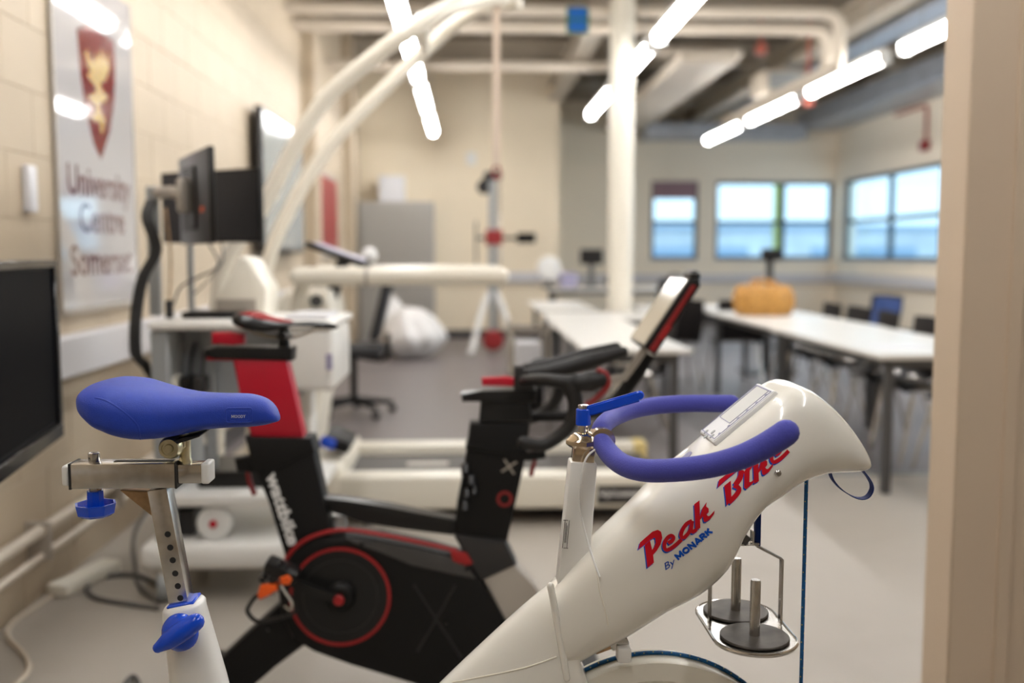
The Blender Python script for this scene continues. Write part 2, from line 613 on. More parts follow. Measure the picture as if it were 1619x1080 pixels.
# the round column standing behind the left table
px_ = W(981, 400, 8.6).x
bm = NB(); lathe(bm, [(0.105, 0.006), (0.105, CZ)], (px_, 8.6, 0), seg=32)
struct('pillar', bm, 'cream_paint')
o = bpy.data.objects['pillar']

# dado trunking and skirting
struct('trim_4', bx(LX, LX + 0.07, -2, 9.4, 0.765, 0.915, 0.006), 'trunking')
struct('trim_5', bx(1.3, RX - 0.001, BY2 - 0.07, BY2 - 0.001, 0.70, 0.86, 0.006), 'trunking')
struct('trim_6', bx(RX - 0.12, RX - 0.001, 3.0, BY2 - 0.08, 0.72, 0.88, 0.006), 'trunking')
struct('trim_7', bx(-0.3, 1.3, BY - 0.07, BY - 0.001, 0.80, 0.95, 0.006), 'trunking')
struct('baseboard_back', bx(LX + 0.12, 1.3, BY - 0.02, BY - 0.001, 0.006, 0.12, 0.003), 'skirting_dark')
struct('baseboard_far', bx(1.3, RX, BY2 - 0.02, BY2 - 0.001, 0.006, 0.12, 0.003), 'skirting_dark')
struct('baseboard_right', bx(RX - 0.02, RX - 0.001, 2.5, BY2 - 0.03, 0.006, 0.12, 0.003), 'skirting_dark')
struct('baseboard_left', bx(LX, LX + 0.018, VIN + 0.03, 9.4, 0.006, 0.12, 0.003), 'skirting_dark')

# outside: yard and a low building, seen through the windows
struct('ground', bx(-20, 60, 17.4, 70, -0.6, -0.5), 'yard')
t = thing('neighbouring_building', 'pale building with dark window bands seen through the windows', 'building', (16, 48, -0.5))
part('wall', bx(-10, 60, 46, 50, -0.5, 2.3), 'outside_pale', t)
for i in range(8):
    part('window', bx(-8 + i * 8, -3 + i * 8, 45.9, 46.0, 0.7, 1.5), 'outside_dark', t)
part('roof', bx(-10.3, 60.3, 45.7, 50.3, 2.3, 2.5), 'outside_dark', t)
single('yellow_post', bx(5.52, 5.64, 17.8, 17.92, -0.5, 3.2, 0.01), 'high_vis', 'yellow green post standing outside the wide far window', 'post')

# ================================================================= CEILING LIGHTS AND SERVICES
LZ = 2.82
def light_proto():
    t = thing('ceiling_light', 'white fluorescent batten', 'light', (0, 0, 0), 'suspended fluorescent battens')
    part('housing', bx(-0.045, 0.045, -0.90, 0.90, 0.045, 0.095, 0.006), 'white_enamel', t)
    bm = NB()
    ring = []
    N = 12
    prof = [(0.05 * math.cos(a), 0.045 - 0.075 * math.sin(a)) for a in [PI * k / N for k in range(N + 1)]]
    rings = [[Vector((x, y, z)) for x, z in prof] for y in (-0.88, 0.88)]
    loft(bm, rings)
    part('diffuser', bm, 'tube_light', t)
    for s in (-1, 1):
        part('end_cap', bx(-0.052, 0.052, s * 0.88, s * 0.915, -0.035, 0.05, 0.006), 'white_plastic', t)
        bm = NB(); cyl(bm, (0, s * 0.6, 0.095), (0, s * 0.6, CZ - LZ - 0.045), 0.004, 6)
        part('hanger_rod', bm, 'grey_metal', t)
    return t
lp = light_proto()
rows = [(-0.46, 'left row'), (1.45, 'middle row'), (3.47, 'right row'), (5.3, 'added unseen row by the windows')]  # last row is added out of view to brighten the right and back
ends = ['at the far end', 'second from the far end', 'third from the far end', 'fourth from the far end', 'fifth from the far end', 'sixth from the far end', 'seventh from the far end', 'eighth from the far end']
first = True
for x, rn in rows:
    offs = 12.75 if x < 0 else 10.95
    if x > 3: offs = 13.55
    pit = 2.17 if x > 3 else 2.1
    if x > 5: offs = 9.4
    for k in range(8):
        y = offs - pit * k
        if y < -0.5 or (x > 3 and y < 3.6):
            continue
        lab = 'lit fluorescent batten in the %s, %s' % (rn, ends[k])
        if first:
            lp.location = (x, y, LZ); lp['label'] = lab; first = False
        else:
            dup(lp, (x, y, LZ), 0, lab)

def pipe(name, pts, r, m, label, cat='pipe', group=None, sm=0, seg=12):
    bm = NB(); tube(bm, pts, r, seg, sm)
    return single(name, bm, m, label, cat, group)
def elbow(pts, rad=0.15, n=5):
    out = [Vector(pts[0])]
    for i in range(1, len(pts) - 1):
        a, b, c = Vector(pts[i - 1]), Vector(pts[i]), Vector(pts[i + 1])
        p = b + (a - b).normalized() * rad; q = b + (c - b).normalized() * rad
        for k in range(n + 1):
            t_ = k / n
            out.append((p * (1 - t_) + b * t_) * (1 - t_) + (b * (1 - t_) + q * t_) * t_)
    out.append(Vector(pts[-1]))
    return out
p1 = W(1329, 21, 8.7); p2 = W(1310, 47, 9.0)
pipe('service_pipe', elbow([(LX, 8.7, p1.z), (p1.x, 8.7, p1.z), (p1.x, 8.7, p1.z - 0.45), (p1.x, 12, p1.z - 0.45)]), 0.055, 'pipe_paint', 'pale ceiling pipe, highest and nearest of the crosswise pipes')
pipe('service_pipe', elbow([(LX, 9.0, p2.z), (p2.x, 9.0, p2.z), (p2.x, 9.0, p2.z - 0.36), (p2.x, 12.5, p2.z - 0.36)]), 0.06, 'pipe_paint', 'pale ceiling pipe just below the highest crosswise pipe')
p3 = W(965, 105, 11.1)
pipe('service_pipe', [(LX, 11.1, p3.z), (p3.x + 0.1, 11.1, p3.z)], 0.06, 'pipe_paint', 'pale crosswise ceiling pipe ending near the column')
p4 = W(1160, 82, 11.0)
pipe('service_pipe', elbow([(1.8, 11.0, p4.z), (3.0, 11.0, p4.z), (3.0, 14.2, p4.z)]), 0.05, 'pipe_paint', 'pale ceiling pipe behind the column turning towards the windows')
# flat duct running down the room and ducts along the far and right walls
single('air_duct', bx(2.25, 2.85, 10.6, 16.6, 3.22, 3.34, 0.01), 'pipe_paint', 'flat pale duct running lengthwise under the ceiling', 'duct')
single('air_duct', bx(2.9, RX - 0.75, BY2 - 0.65, BY2 - 0.01, 3.10, 3.34, 0.01), 'duct_metal', 'bluish metal duct along the far wall above the windows', 'duct')
single('air_duct', bx(RX - 0.72, RX - 0.01, 3.0, BY2 - 0.01, 3.30, 3.58, 0.01), 'duct_metal', 'long metal duct under the ceiling along the window wall', 'duct')
single('cable_tray', bx(4.2, 4.5, 2.6, 16.0, 3.45, 3.52, 0.01), 'duct_metal', 'narrow metal cable tray running lengthwise under the ceiling', 'tray')
t = thing('ceiling_heater', 'pale boxy heater unit hung from the ceiling beside the right lights', 'heater', (*W(1235, 130, 11.5).xy, 3.0))
c = W(1235, 130, 11.5)
part('casing', bx(c.x - 0.28, c.x + 0.28, 11.3, 11.75, 3.02, 3.28, 0.02), 'pipe_paint', t)
part('fan_grille', bx(c.x - 0.2, c.x + 0.2, 11.28, 11.3, 3.06, 3.24, 0.0), 'grey_metal', t)
bm = NB(); cyl(bm, (c.x - 0.2, 11.5, 3.28), (c.x - 0.2, 11.5, 3.905), 0.008, 6); cyl(bm, (c.x + 0.2, 11.5, 3.28), (c.x + 0.2, 11.5, 3.905), 0.008, 6)
part('hanger', bm, 'grey_metal', t)
for (x, y, Y, lab) in ((1203, 78, 10.6, 'small rust red sprinkler valve on the ceiling pipes'), (1277, 160, 10.2, 'small rust red valve hanging beside the right row of lights')):
    c = W(x, y, Y)
    bm = NB(); lathe(bm, [(0.0, -0.06), (0.06, -0.05), (0.065, 0.04), (0.02, 0.06), (0.015, 3.9 - c.z)], c, (0, 0, 1), 14)
    single('sprinkler_valve', bm, 'rust_red', lab, 'valve')
# hanging blue sign near the column top
c0 = W(896, 10, 8.2); c1 = W(931, 52, 8.2)
t = thing('hanging_sign', 'dark sign with two blue panels hanging from the ceiling pipes', 'sign', ((c0.x + c1.x) / 2, 8.2, c1.z))
part('backing', bx(c0.x, c1.x, 8.2, 8.24, c1.z, c0.z, 0.004), 'sign_green', t)
zm = (c0.z + c1.z) / 2
part('panel', bx(c0.x + 0.02, c1.x - 0.02, 8.19, 8.2, zm + 0.012, c0.z - 0.01), 'sign_blue', t)
part('panel', bx(c0.x + 0.02, c1.x - 0.02, 8.19, 8.2, c1.z + 0.01, zm - 0.012), 'sign_blue', t)
bm = NB(); cyl(bm, ((c0.x + c1.x) / 2, 8.22, c0.z), ((c0.x + c1.x) / 2, 8.22, 3.905), 0.006, 6)
part('hanger', bm, 'grey_metal', t)
# conduit and call point on right wall
a = W(1462, 130, 13.5)
t = thing('alarm_sounder', 'small red alarm unit under a dark conduit on the window wall', 'alarm', (RX, 13.6, 2.6))
bm = NB(); tube(bm, elbow([(RX - 0.03, 14.6, 3.24), (RX - 0.03, 13.6, 3.24), (RX - 0.03, 13.6, 2.74)], 0.1), 0.022, 8)
part('conduit', bm, 'rust_red', t)
part('body', bx(RX - 0.09, RX - 0.002, 13.5, 13.7, 2.62, 2.76, 0.02), 'red_dark', t)

# ================================================================= FAR LEFT: screen, red board, cupboard
ya, yb = 7.05, 8.75
t = thing('wall_screen', 'large grey wall-mounted screen high on the left wall behind the monitors', 'screen', (LX, 7.9, 1.2))
part('body', bx(LX + 0.05, LX + 0.10, ya, yb, 1.22, 2.24, 0.01), 'charcoal', t)
part('wall_mount', bx(LX + 0.001, LX + 0.05, ya + 0.3, yb - 0.3, 1.5, 2.0, 0.005), 'dark_steel', t)
part('display', bx(LX + 0.10, LX + 0.104, ya + 0.03, yb - 0.03, 1.26, 2.21), 'screen_grey', t)
t = thing('red_notice_board', 'tall dark red board on the far left wall beside the cupboard', 'board', (LX, 10.9, 1.25))
part('panel', bx(LX + 0.002, LX + 0.04, 10.3, 11.5, 1.22, 2.02, 0.008), 'red_dark', t)
part('frame', bx(LX + 0.002, LX + 0.03, 10.24, 11.56, 1.16, 2.08, 0.006), 'silver_grey', t)

def PB(x0, x1, Y0, Y1, z0, z1, **k):
    """box from pixel columns on the plane Y0 (its front) to depth Y1"""
    return bx(W(x0, 420, Y0).x, W(x1, 420, Y0).x, Y0, Y1, z0, z1, **k)
xa, xb = W(568, 420, 13.8).x, W(686, 420, 13.8).x
t = thing('tambour_cupboard', 'tall grey cupboard with sliding slatted doors against the back wall', 'cupboard', ((xa + xb) / 2, 14, 0))
part('carcass', bx(xa, xb, 13.82, 14.25, 0.006, 1.92, 0.006), 'cabinet_grey', t)
xm = (xa + xb) / 2
for s, (u0, u1) in ((0, (xa + 0.03, xm - 0.01)), (1, (xm + 0.01, xb - 0.03))):
    bm = NB()
    n = 14
    for i in range(n):
        q0 = u0 + (u1 - u0) * i / n; q1 = u0 + (u1 - u0) * (i + 0.85) / n
        bx(q0, q1, 13.805, 13.82, 0.08, 1.86, 0.003, bm=bm)
    d = part('door', bm, 'cabinet_grey', t, kind='stuff')
    hx = xm - 0.05 if s == 0 else xm + 0.05
    part('handle', bx(hx - 0.015, hx + 0.015, 13.785, 13.805, 0.9, 1.05, 0.003), 'dark_steel', d)
single('storage_box', PB(600, 640, 13.9, 14.2, 1.92, 2.28, bev=0.01), 'label_pale', 'pale box standing on top of the grey cupboard', 'box')

# sheet-covered machine left of the pulley column
def blob(cx, cy, r, seed, n=24):
    rnd = random.Random(seed)
    ph = [rnd.random() * 6 for _ in range(6)]
    bm = NB()
    bmesh.ops.create_icosphere(bm, subdivisions=4, radius=1.0)
    for v in bm.verts:
        p = v.co.normalized()
        a = math.atan2(p.y, p.x)
        k = 1 + 0.10 * math.sin(3 * a + ph[0]) + 0.05 * math.sin(9 * a + ph[1] + 3 * p.z) + 0.06 * math.sin(5 * p.z + ph[2])
        v.co = Vector((p.x * r[0] * k, p.y * r[1] * k, p.z * r[2] * (1 + 0.08 * math.sin(4 * a + ph[3]))))
        v.co.x += cx; v.co.y += cy; v.co.z = max(0.0, v.co.z + r[2] * 0.9) + 0.006
    return bm
c = W(650, 500, 11.6)
single('covered_machine', blob(c.x, 11.6, (0.36, 0.4, 0.30), 3), 'sheet_white', 'rounded exercise machine wrapped in white sheeting on the far floor', 'machine')
c = W(618, 470, 12.3)
single('covered_machine', blob(c.x, 12.3, (0.2, 0.2, 0.36), 8), 'sheet_white', 'taller white sheeted bundle behind the wrapped exercise machine', 'machine')

# cable pulley column
Yc = 12.2
c = W(779, 530, Yc)
t = thing('pulley_column', 'tall grey cable pulley column with white curved base at the back', 'gym machine', (c.x, Yc, 0))
part('post', bx(c.x - 0.045, c.x + 0.045, Yc - 0.05, Yc + 0.05, 0.1, 2.12, 0.008), 'grey_metal', t)
part('rail', bx(c.x + 0.06, c.x + 0.09, Yc - 0.03, Yc + 0.03, 0.1, 2.08, 0.005), 'chrome', t)
part('head', bx(c.x - 0.11, c.x + 0.11, Yc - 0.08, Yc + 0.08, 2.10, 2.2, 0.02), 'charcoal', t)
bm = NB(); lathe(bm, [(0.02, -0.03), (0.09, -0.03), (0.075, 0), (0.09, 0.03), (0.02, 0.03)], (c.x - 0.1, Yc, 2.02), (0, 1, 0), 20)
part('pulley', bm, 'black_satin', t)
for s in (-1, 1):
    bm = NB(); tube(bm, [(c.x + s * 0.04, Yc, 0.75), (c.x + s * 0.14, Yc - 0.1, 0.5), (c.x + s * 0.24, Yc - 0.3, 0.12), (c.x + s * 0.28, Yc - 0.5, 0.04)], 0.035, 10, 5)
    part('base_arm', bm, 'white_plastic', t)
bm = NB(); lathe(bm, [(0.0, -0.05), (0.10, -0.05), (0.13, 0), (0.10, 0.05), (0, 0.05)], (c.x + 0.0, Yc - 0.25, 0.17), (0, 1, 0), 24)
part('weight_disc', bm, 'red_dark', t)
part('carriage', bx(c.x - 0.09, c.x + 0.12, Yc - 0.09, Yc + 0.06, 1.32, 1.5, 0.01), 'red_dark', t)
bm = NB(); cyl(bm, (c.x + 0.1, Yc, 1.4), (c.x + 0.34, Yc, 1.4), 0.02, 8); cyl(bm, (c.x + 0.3, Yc - 0.02, 1.4), (c.x + 0.52, Yc - 0.02, 1.4), 0.065, 12)
part('padded_arm', bm, 'black_matte', t)
bm = NB(); cyl(bm, (c.x - 0.1, Yc, 1.40), (c.x - 0.2, Yc, 1.40), 0.02, 8); cyl(bm, (c.x - 0.2, Yc, 1.1), (c.x - 0.2, Yc, 1.6), 0.012, 8)
part('handle', bm, 'charcoal', t)
c = W(745, 250, 14.2)
single('wall_thermostat', bx(c.x - 0.07, c.x + 0.07, 14.25, BY, c.z - 0.09, c.z + 0.09, 0.01), 'white_plastic', 'small pale box high on the back wall left of the rope', 'switch box')

# a bench with equipment along the step of the back wall
def table(name, x0, x1, y0, y1, label, h=0.72, top='laminate_table', legm='table_leg', cat='table', group=None, inset=0.06, legs=4):
    t = thing(name, label, cat, ((x0 + x1) / 2, (y0 + y1) / 2, 0), group)
    part('tabletop', bx(x0, x1, y0, y1, h - 0.028, h, 0.006), top, t)
    part('apron', bx(x0 + inset, x1 - inset, y0 + inset, y1 - inset, h - 0.075, h - 0.029, 0.0), legm, t)
    ys = [y0 + inset + 0.02, y1 - inset - 0.02]
    if legs > 4:
        ys.insert(1, (y0 + y1) / 2)
    for x in (x0 + inset + 0.02, x1 - inset - 0.02):
        for y in ys:
            part('leg', bx(x - 0.022, x + 0.022, y - 0.022, y + 0.022, 0.006, h - 0.03, 0.003), legm, t)
    return t
table('wall_bench', 0.95, 2.7, 11.8, 12.5, 'narrow white bench against the back holding small equipment', 0.80)
def small_monitor(px, py0, py1, Y, zb, label, w=0.2, name='bench_monitor'):
    c = W(px, 420, Y); zt = W(px, py0, Y).z; zl = W(px, py1, Y).z
    t = thing(name, label, 'monitor', (c.x, Y, zb))
    part('screen', bx(c.x - w, c.x + w, Y - 0.02, Y + 0.02, zl, zt, 0.008), 'black_satin', t)
    part('stand', bx(c.x - 0.03, c.x + 0.03, Y + 0.0, Y + 0.04, zb + 0.02, zl + 0.02), 'dark_steel', t)
    part('foot', bx(c.x - 0.1, c.x + 0.1, Y - 0.07, Y + 0.1, zb, zb + 0.02, 0.004), 'dark_steel', t)
    return t
small_monitor(935, 394, 418, 12.2, 0.80, 'small black monitor on the white wall bench left of the column', 0.14)
for i, (px, lab, mm) in enumerate(((868, 'round white fan standing on the wall bench', 'white_plastic'), (905, 'small lilac grey box on the wall bench', 'display_lilac'))):
    c = W(px, 445, 12.1)
    bm = NB()
    if i == 0:
        t = thing('desk_fan', lab, 'fan', (c.x, 12.1, 0.8))
        lathe(bm, [(0.0, -0.05), (0.13, -0.04), (0.15, 0), (0.13, 0.04), (0, 0.05)], (c.x, 12.1, 1.03), (0, 1, 0), 24)
        part('fan_cage', bm, mm, t)
        bm = NB(); lathe(bm, [(0.09, 0), (0.08, 0.02), (0.02, 0.04), (0.02, 0.12)], (c.x, 12.1, 0.80), seg=16)
        part('base', bm, 'charcoal', t)
    else:
        bx(c.x - 0.15, c.x + 0.05, 12.0, 12.3, 0.801, 0.98, 0.015, bm=bm)
        single('equipment_box', bm, mm, lab, 'box')
c = W(955, 448, 12.2)
single('equipment_box', bx(c.x + 0.03, c.x + 0.25, 12.0, 12.3, 0.801, 0.95, 0.015), 'charcoal', 'dark box on the wall bench beside the column', 'box')

# ================================================================= TABLES
table('work_table', 0.60, 1.17, 5.12, 7.6, 'near white table in front of the round column', group=None)
table('work_table', 0.62, 1.62, 7.62, 8.45, 'white table directly in front of the column base', group=None)
table('work_table', 1.55, 2.75, 8.75, 9.55, 'white table behind, between the column and the tan basket', group=None)
table('work_table', 2.03, 2.82, 4.80, 6.62, 'long white table on the right, nearer half', group=None)
table('work_table', 2.06, 2.85, 6.64, 8.5, 'long white table on the right, farther half under the tan basket', group=None)
table('work_table', 0.62, 1.15, 8.8, 10.4, 'white table in line behind the column, farthest on the left', group=None)
# paper sheets on tables
for (x, y, s, lab) in ((2.3, 5.2, 0.1, 'white paper sheet on the near half of the long right table'), (1.9, 9.0, -0.2, 'white paper sheet on the table behind the column')):
    bm = NB(); box(bm, (x, y, 0.7215), (0.3, 0.21, 0.002), 0, (0, 0, s))
    single('paper_sheet', bm, 'label_pale', lab, 'paper')

# tan woven basket/bag
c = W(1210, 480, 7.9)
bz = 0.72
t = thing('woven_bag', 'tan woven bag standing on the far half of the long right table', 'bag', (c.x, 7.95, bz))
bm = NB()
rings = []
for (h, sx, sy) in ((0, 0.19, 0.13), (0.02, 0.21, 0.145), (0.10, 0.235, 0.155), (0.18, 0.225, 0.15), (0.235, 0.20, 0.12), (0.24, 0.17, 0.09)):
    rg = []
    for k in range(48):
        a = 2 * PI * k / 48
        q = 1 + 0.05 * math.sin(9 * a + h * 9) + 0.02 * math.sin(17 * a)
        cx_, sy_ = math.cos(a), math.sin(a)
        cx2 = math.copysign(abs(cx_) ** 0.6, cx_); sy2 = math.copysign(abs(sy_) ** 0.6, sy_)
        rg.append((c.x + cx2 * sx * q, 7.95 + sy2 * sy * q, bz + h))
    rings.append(rg)
loft(bm, rings)
part('body', bm, 'basket_tan', t)
for s in (-1, 1):
    bm = NB(); tube(bm, [(c.x - 0.09, 7.95 + s * 0.08, bz + 0.22), (c.x - 0.07, 7.95 + s * 0.09, bz + 0.27), (c.x + 0.05, 7.95 + s * 0.09, bz + 0.275), (c.x + 0.1, 7.95 + s * 0.08, bz + 0.22)], 0.012, 8, 5)
    part('handle', bm, 'basket_tan', t)
# lectern with dark screen behind the bag
c = W(1218, 420, 9.9)
t = thing('lectern', 'slim black stand with a small dark screen behind the tan bag', 'stand', (c.x, 9.9, 0.006))
zt = W(1218, 393, 9.9).z; zl = W(1218, 412, 9.9).z
part('screen', bx(c.x - 0.10, c.x + 0.10, 9.86, 9.9, zl, zt, 0.008), 'black_satin', t)
part('post', bx(c.x - 0.028, c.x + 0.028, 9.9, 9.95, 0.03, zl + 0.03), 'charcoal', t)
part('foot', bx(c.x - 0.25, c.x + 0.25, 9.7, 10.15, 0.006, 0.03, 0.005), 'charcoal', t)
# dark rucksack on the far table
c = W(1040, 450, 9.2)
t = thing('rucksack', 'dark rucksack on the table behind the red-edged tablet', 'bag', (c.x, 9.2, 0.72))
bm = NB(); bx(c.x + 0.0, c.x + 0.3, 9.05, 9.3, 0.72, 0.99, 0.06, bm=bm, seg=3)
part('body', bm, 'fabric_black', t)
bm = NB(); tube(bm, [(c.x + 0.1, 9.15, 0.98), (c.x + 0.11, 9.15, 1.02), (c.x + 0.19, 9.15, 1.02), (c.x + 0.2, 9.15, 0.98)], 0.01, 8, 5)
part('handle', bm, 'fabric_black', t)

t = thing('wire_rack', 'chrome wire rack standing against the left side of the near white table', 'rack', (0.44, 7.0, 0))
for x in (0.30, 0.55):
    for y in (6.7, 7.3):
        bm = NB(); cyl(bm, (x, y, 0.006), (x, y, 0.74), 0.011, 10)
        part('upright', bm, 'chrome', t)
for z in (0.12, 0.40, 0.68):
    bm = NB(); tube(bm, [(0.30, 6.7, z), (0.55, 6.7, z), (0.55, 7.3, z), (0.30, 7.3, z)], 0.008, 8, closed=True, up=(0, 0, 1))
    sh0 = part('shelf_frame', bm, 'chrome', t)
    bm = NB()
    for k in range(9):
        y = 6.76 + k * 0.06
        cyl(bm, (0.30, y, z), (0.55, y, z), 0.003, 6)
    part('shelf_wires', bm, 'chrome', sh0, kind='stuff')
for (y, z, m_, lab) in ((6.85, 0.13, 'black_matte', 'dark kit box low in the chrome wire rack'), (7.12, 0.41, 'label_pale', 'pale kit box on the middle shelf of the wire rack')):
    single('kit_box', bx(0.33, 0.52, y - 0.1, y + 0.1, z, z + 0.18, 0.01), m_, lab, 'box')

# ================================================================= STACKING CHAIRS
def chair_proto(shell):
    t = thing('stacking_chair', '', 'chair', (0, 0, 0), 'dark stacking chairs around the long tables')
    prof = [(0.20, 0.43), (0.16, 0.45), (0.05, 0.442), (-0.08, 0.438), (-0.16, 0.45), (-0.19, 0.50), (-0.215, 0.60), (-0.235, 0.70), (-0.245, 0.80), (-0.25, 0.81)]
    pp = smooth_path([(x, 0, z) for x, z in prof], 3)
    bm = NB()
    rings = []
    n = len(pp)
    for i, p in enumerate(pp):
        t_ = i / (n - 1)
        hw = 0.205 if t_ < 0.5 else 0.205 + 0.01 * math.sin((t_ - 0.5) * 2 * PI)
        if t_ > 0.93: hw *= 0.86
        if t_ < 0.05: hw *= 0.9
        ring = []
        m_ = 9
        dv = (pp[min(i + 1, n - 1)] - pp[max(i - 1, 0)]).normalized()
        nn = Vector((-dv.z, 0, dv.x)) * -1
        for s, k0 in ((1, range(m_)), (-1, range(m_ - 1, -1, -1))):
            for k in k0:
                u = -1 + 2 * k / (m_ - 1)
                lift = 0.022 * u * u
                q = p + nn * (-lift + (-0.003 * s))
                ring.append((q.x, u * hw, q.z))
        rings.append(ring)
    loft(bm, rings)
    part('shell', bm, shell, t, ang=60)
    for sy in (-1, 1):
        for (a, b) in (((0.13, 0.17, 0.43), (0.22, 0.22, 0.006)), ((-0.10, 0.17, 0.43), (-0.24, 0.22, 0.006))):
            bm = NB(); tube(bm, [(a[0], sy * a[1], a[2]), (b[0], sy * b[1], b[2])], 0.0115, 8)
            part('leg', bm, 'chrome', t)
    bm = NB()
    tube(bm, [(0.13, -0.17, 0.43), (0.13, 0.17, 0.43), (-0.10, 0.17, 0.43), (-0.10, -0.17, 0.43)], 0.0105, 8, closed=True, up=(0, 0, 1))
    part('seat_frame', bm, 'chrome', t)
    return t
cp = chair_proto('chair_shell')
cb = chair_proto('chair_blue')
spots = [
    (2.72, 5.2, 181, 'dark stacking chair on the right of the long table, nearest the viewer'),
    (2.72, 5.78, 178, 'dark stacking chair on the right of the long table, second from its near end'),
    (2.73, 6.3, 183, 'dark stacking chair on the right of the long table, third from its near end'),
    (2.74, 7.0, 176, 'dark stacking chair on the right of the long table, third from the tan bag'),
    (2.75, 7.55, 182, 'dark stacking chair on the right of the long table, second from the tan bag'),
    (2.75, 8.12, 179, 'dark stacking chair on the right of the long table, beside the tan bag'),
      (1.10, 6.6, 176, 'dark stacking chair on the right of the near white table'),
    (1.85, 8.92, 92, 'dark stacking chair at the table behind the column, left one'),
    (2.42, 8.92, 88, 'dark stacking chair at the table behind the column, right one'),
    (3.9, 9.6, 200, 'dark stacking chair standing apart by the far windows'),
    (3.5, 7.0, 188, 'dark stacking chair by the window wall behind the long right table'),
]
for i, (x, y, a, lab) in enumerate(spots):
    if i == 0:
        cp.location = (x, y, 0.0); cp.rotation_euler = (0, 0, R(a)); cp['label'] = lab
    else:
        dup(cp, (x, y, 0), R(a), lab)
for i, (x, y, a, lab) in enumerate([(3.62, 9.0, 190, 'blue-backed chair behind the long right table, left of the pair'), (4.25, 9.2, 175, 'blue-backed chair behind the long right table, right of the pair')]):
    if i == 0:
        cb.location = (x, y, 0); cb.rotation_euler = (0, 0, R(a)); cb['label'] = lab; cb['group'] = 'blue-backed chairs by the windows'
    else:
        dup(cb, (x, y, 0), R(a), lab)

# ================================================================= OFFICE CHAIR
c = WZ(560, 655, 0.006)
ox, oy = c.x, c.y
t = thing('office_chair', 'black office swivel chair on castors behind the red-posted exercise bike', 'chair', (ox, oy, 0.006))
bm = NB(); bx(ox - 0.24, ox + 0.22, oy - 0.24, oy + 0.24, 0.45, 0.53, 0.03, bm=bm, seg=3)
part('seat', bm, 'fabric_black', t)
bm = NB(); box(bm, (ox + 0.22, oy, 0.80), (0.06, 0.42, 0.46), 0.025, (0, R(14), 0), 3)
part('backrest', bm, 'fabric_black', t)
bm = NB(); tube(bm, [(ox + 0.02, oy, 0.45), (ox + 0.24, oy, 0.43), (ox + 0.26, oy, 0.62)], 0.02, 8, 4)
part('back_bracket', bm, 'black_matte', t)
bm = NB(); cyl(bm, (ox, oy, 0.08), (ox, oy, 0.45), 0.028, 14)
part('gas_column', bm, 'black_satin', t)
for k in range(5):
    a = 2 * PI * k / 5 + 0.35
    e = Vector((ox + 0.30 * math.cos(a), oy + 0.30 * math.sin(a), 0.085))
    bm = NB(); tube(bm, [(ox, oy, 0.12), e], [0.03, 0.018], 8)
    l = part('base_arm', bm, 'black_matte', t)
    bm = NB(); lathe(bm, [(0.0, -0.022), (0.026, -0.022), (0.03, -0.01), (0.03, 0.01), (0.026, 0.022), (0, 0.022)], (e.x, e.y, 0.036), (-math.sin(a), math.cos(a), 0), 14)
    part('castor', bm, 'black_satin', l)

# ================================================================= TREADMILL
YN, YF = 4.42, 5.06
xr = W(1062, 760, YN).x
xl = -1.12
t = thing('treadmill', 'large cream treadmill with curved safety arch behind the black exercise bike', 'treadmill', (0, 4.75, 0))
def zz(py, Y): return W(800, py, Y).z
bm = NB(); bx(W(532, 760, YN).x, xr, YN - 0.05, YN + 0.09, 0.075, 0.232, 0.02, bm=bm, seg=3)
part('near_rail', bm, 'cream_plastic', t)
bm = NB(); bx(W(532, 760, YN).x, xr - 0.06, YF - 0.02, YF + 0.10, 0.075, 0.245, 0.02, bm=bm, seg=3)
r_ = part('far_rail', bm, 'cream_plastic', t)
bm = NB(); bx(xr - 0.075, xr + 0.0, YF - 0.025, YF + 0.105, 0.07, 0.25, 0.02, bm=bm, seg=3)
part('rail_end_cap', bm, 'yellowed', r_, 'yellowed end cap')
part('running_belt', bx(W(532, 760, YN).x, xr - 0.03, YN + 0.09, YF - 0.02, 0.12, 0.195, 0.015), 'tread_belt', t)
part('belt_marking', bx(-0.30, -0.10, YN + 0.34, YN + 0.42, 0.1955, 0.1965), 'silver_grey', t, 'pale printed mark on the belt')
part('under_frame', bx(-0.5, xr - 0.1, YN + 0.05, YF, 0.05, 0.14, 0.0), 'dark_steel', t)
bm = NB()
for x in (-0.45, xr - 0.12):
    for y in (YN + 0.03, YF + 0.03):
        cyl(bm, (x, y, 0.0), (x, y, 0.09), 0.03, 12)
part('foot', bm, 'black_rubber', t, kind='stuff')
a_ = W(944, 768, YN - 0.052); b_ = W(1010, 796, YN - 0.052)
lb = part('name_plate', bx(a_.x, b_.x + 0.02, YN - 0.054, YN - 0.049, b_.z, a_.z), 'charcoal', t)
tb = text_bm('h/p/cosmos', 0.042, 0.001)
place(tb, Vector((a_.x + 0.008, YN - 0.0545, b_.z + 0.035)), (1, 0, 0), (0, 0, 1))
part('lettering', tb, 'print_white', lb)
# rounded motor hood at the front
bm = NB()
hx0, hx1 = -1.12, W(545, 760, YN).x
for (x0, x1, z1) in ((hx0, hx1, 0.29),):
    bx(x0, x1, YN - 0.06, YF + 0.11, 0.06, z1, 0.05, bm=bm, seg=4)
part('motor_hood', bm, 'cream_paint', t)
c = W(532, 698, 4.50)
bm = NB(); box(bm, (c.x, 4.62, c.z - 0.01), (0.13, 0.30, 0.06), 0.02, (0, R(22), 0), 2)
hd = part('hood_lamp', bm, 'black_matte', t, 'dark wedge-shaped cover')
bm = NB(); box(bm, (c.x - 0.035, 4.465, c.z + 0.0), (0.07, 0.02, 0.05), 0.008, (0, R(22), 0), 1)
part('blue_insert', bm, 'plastic_blue', hd)
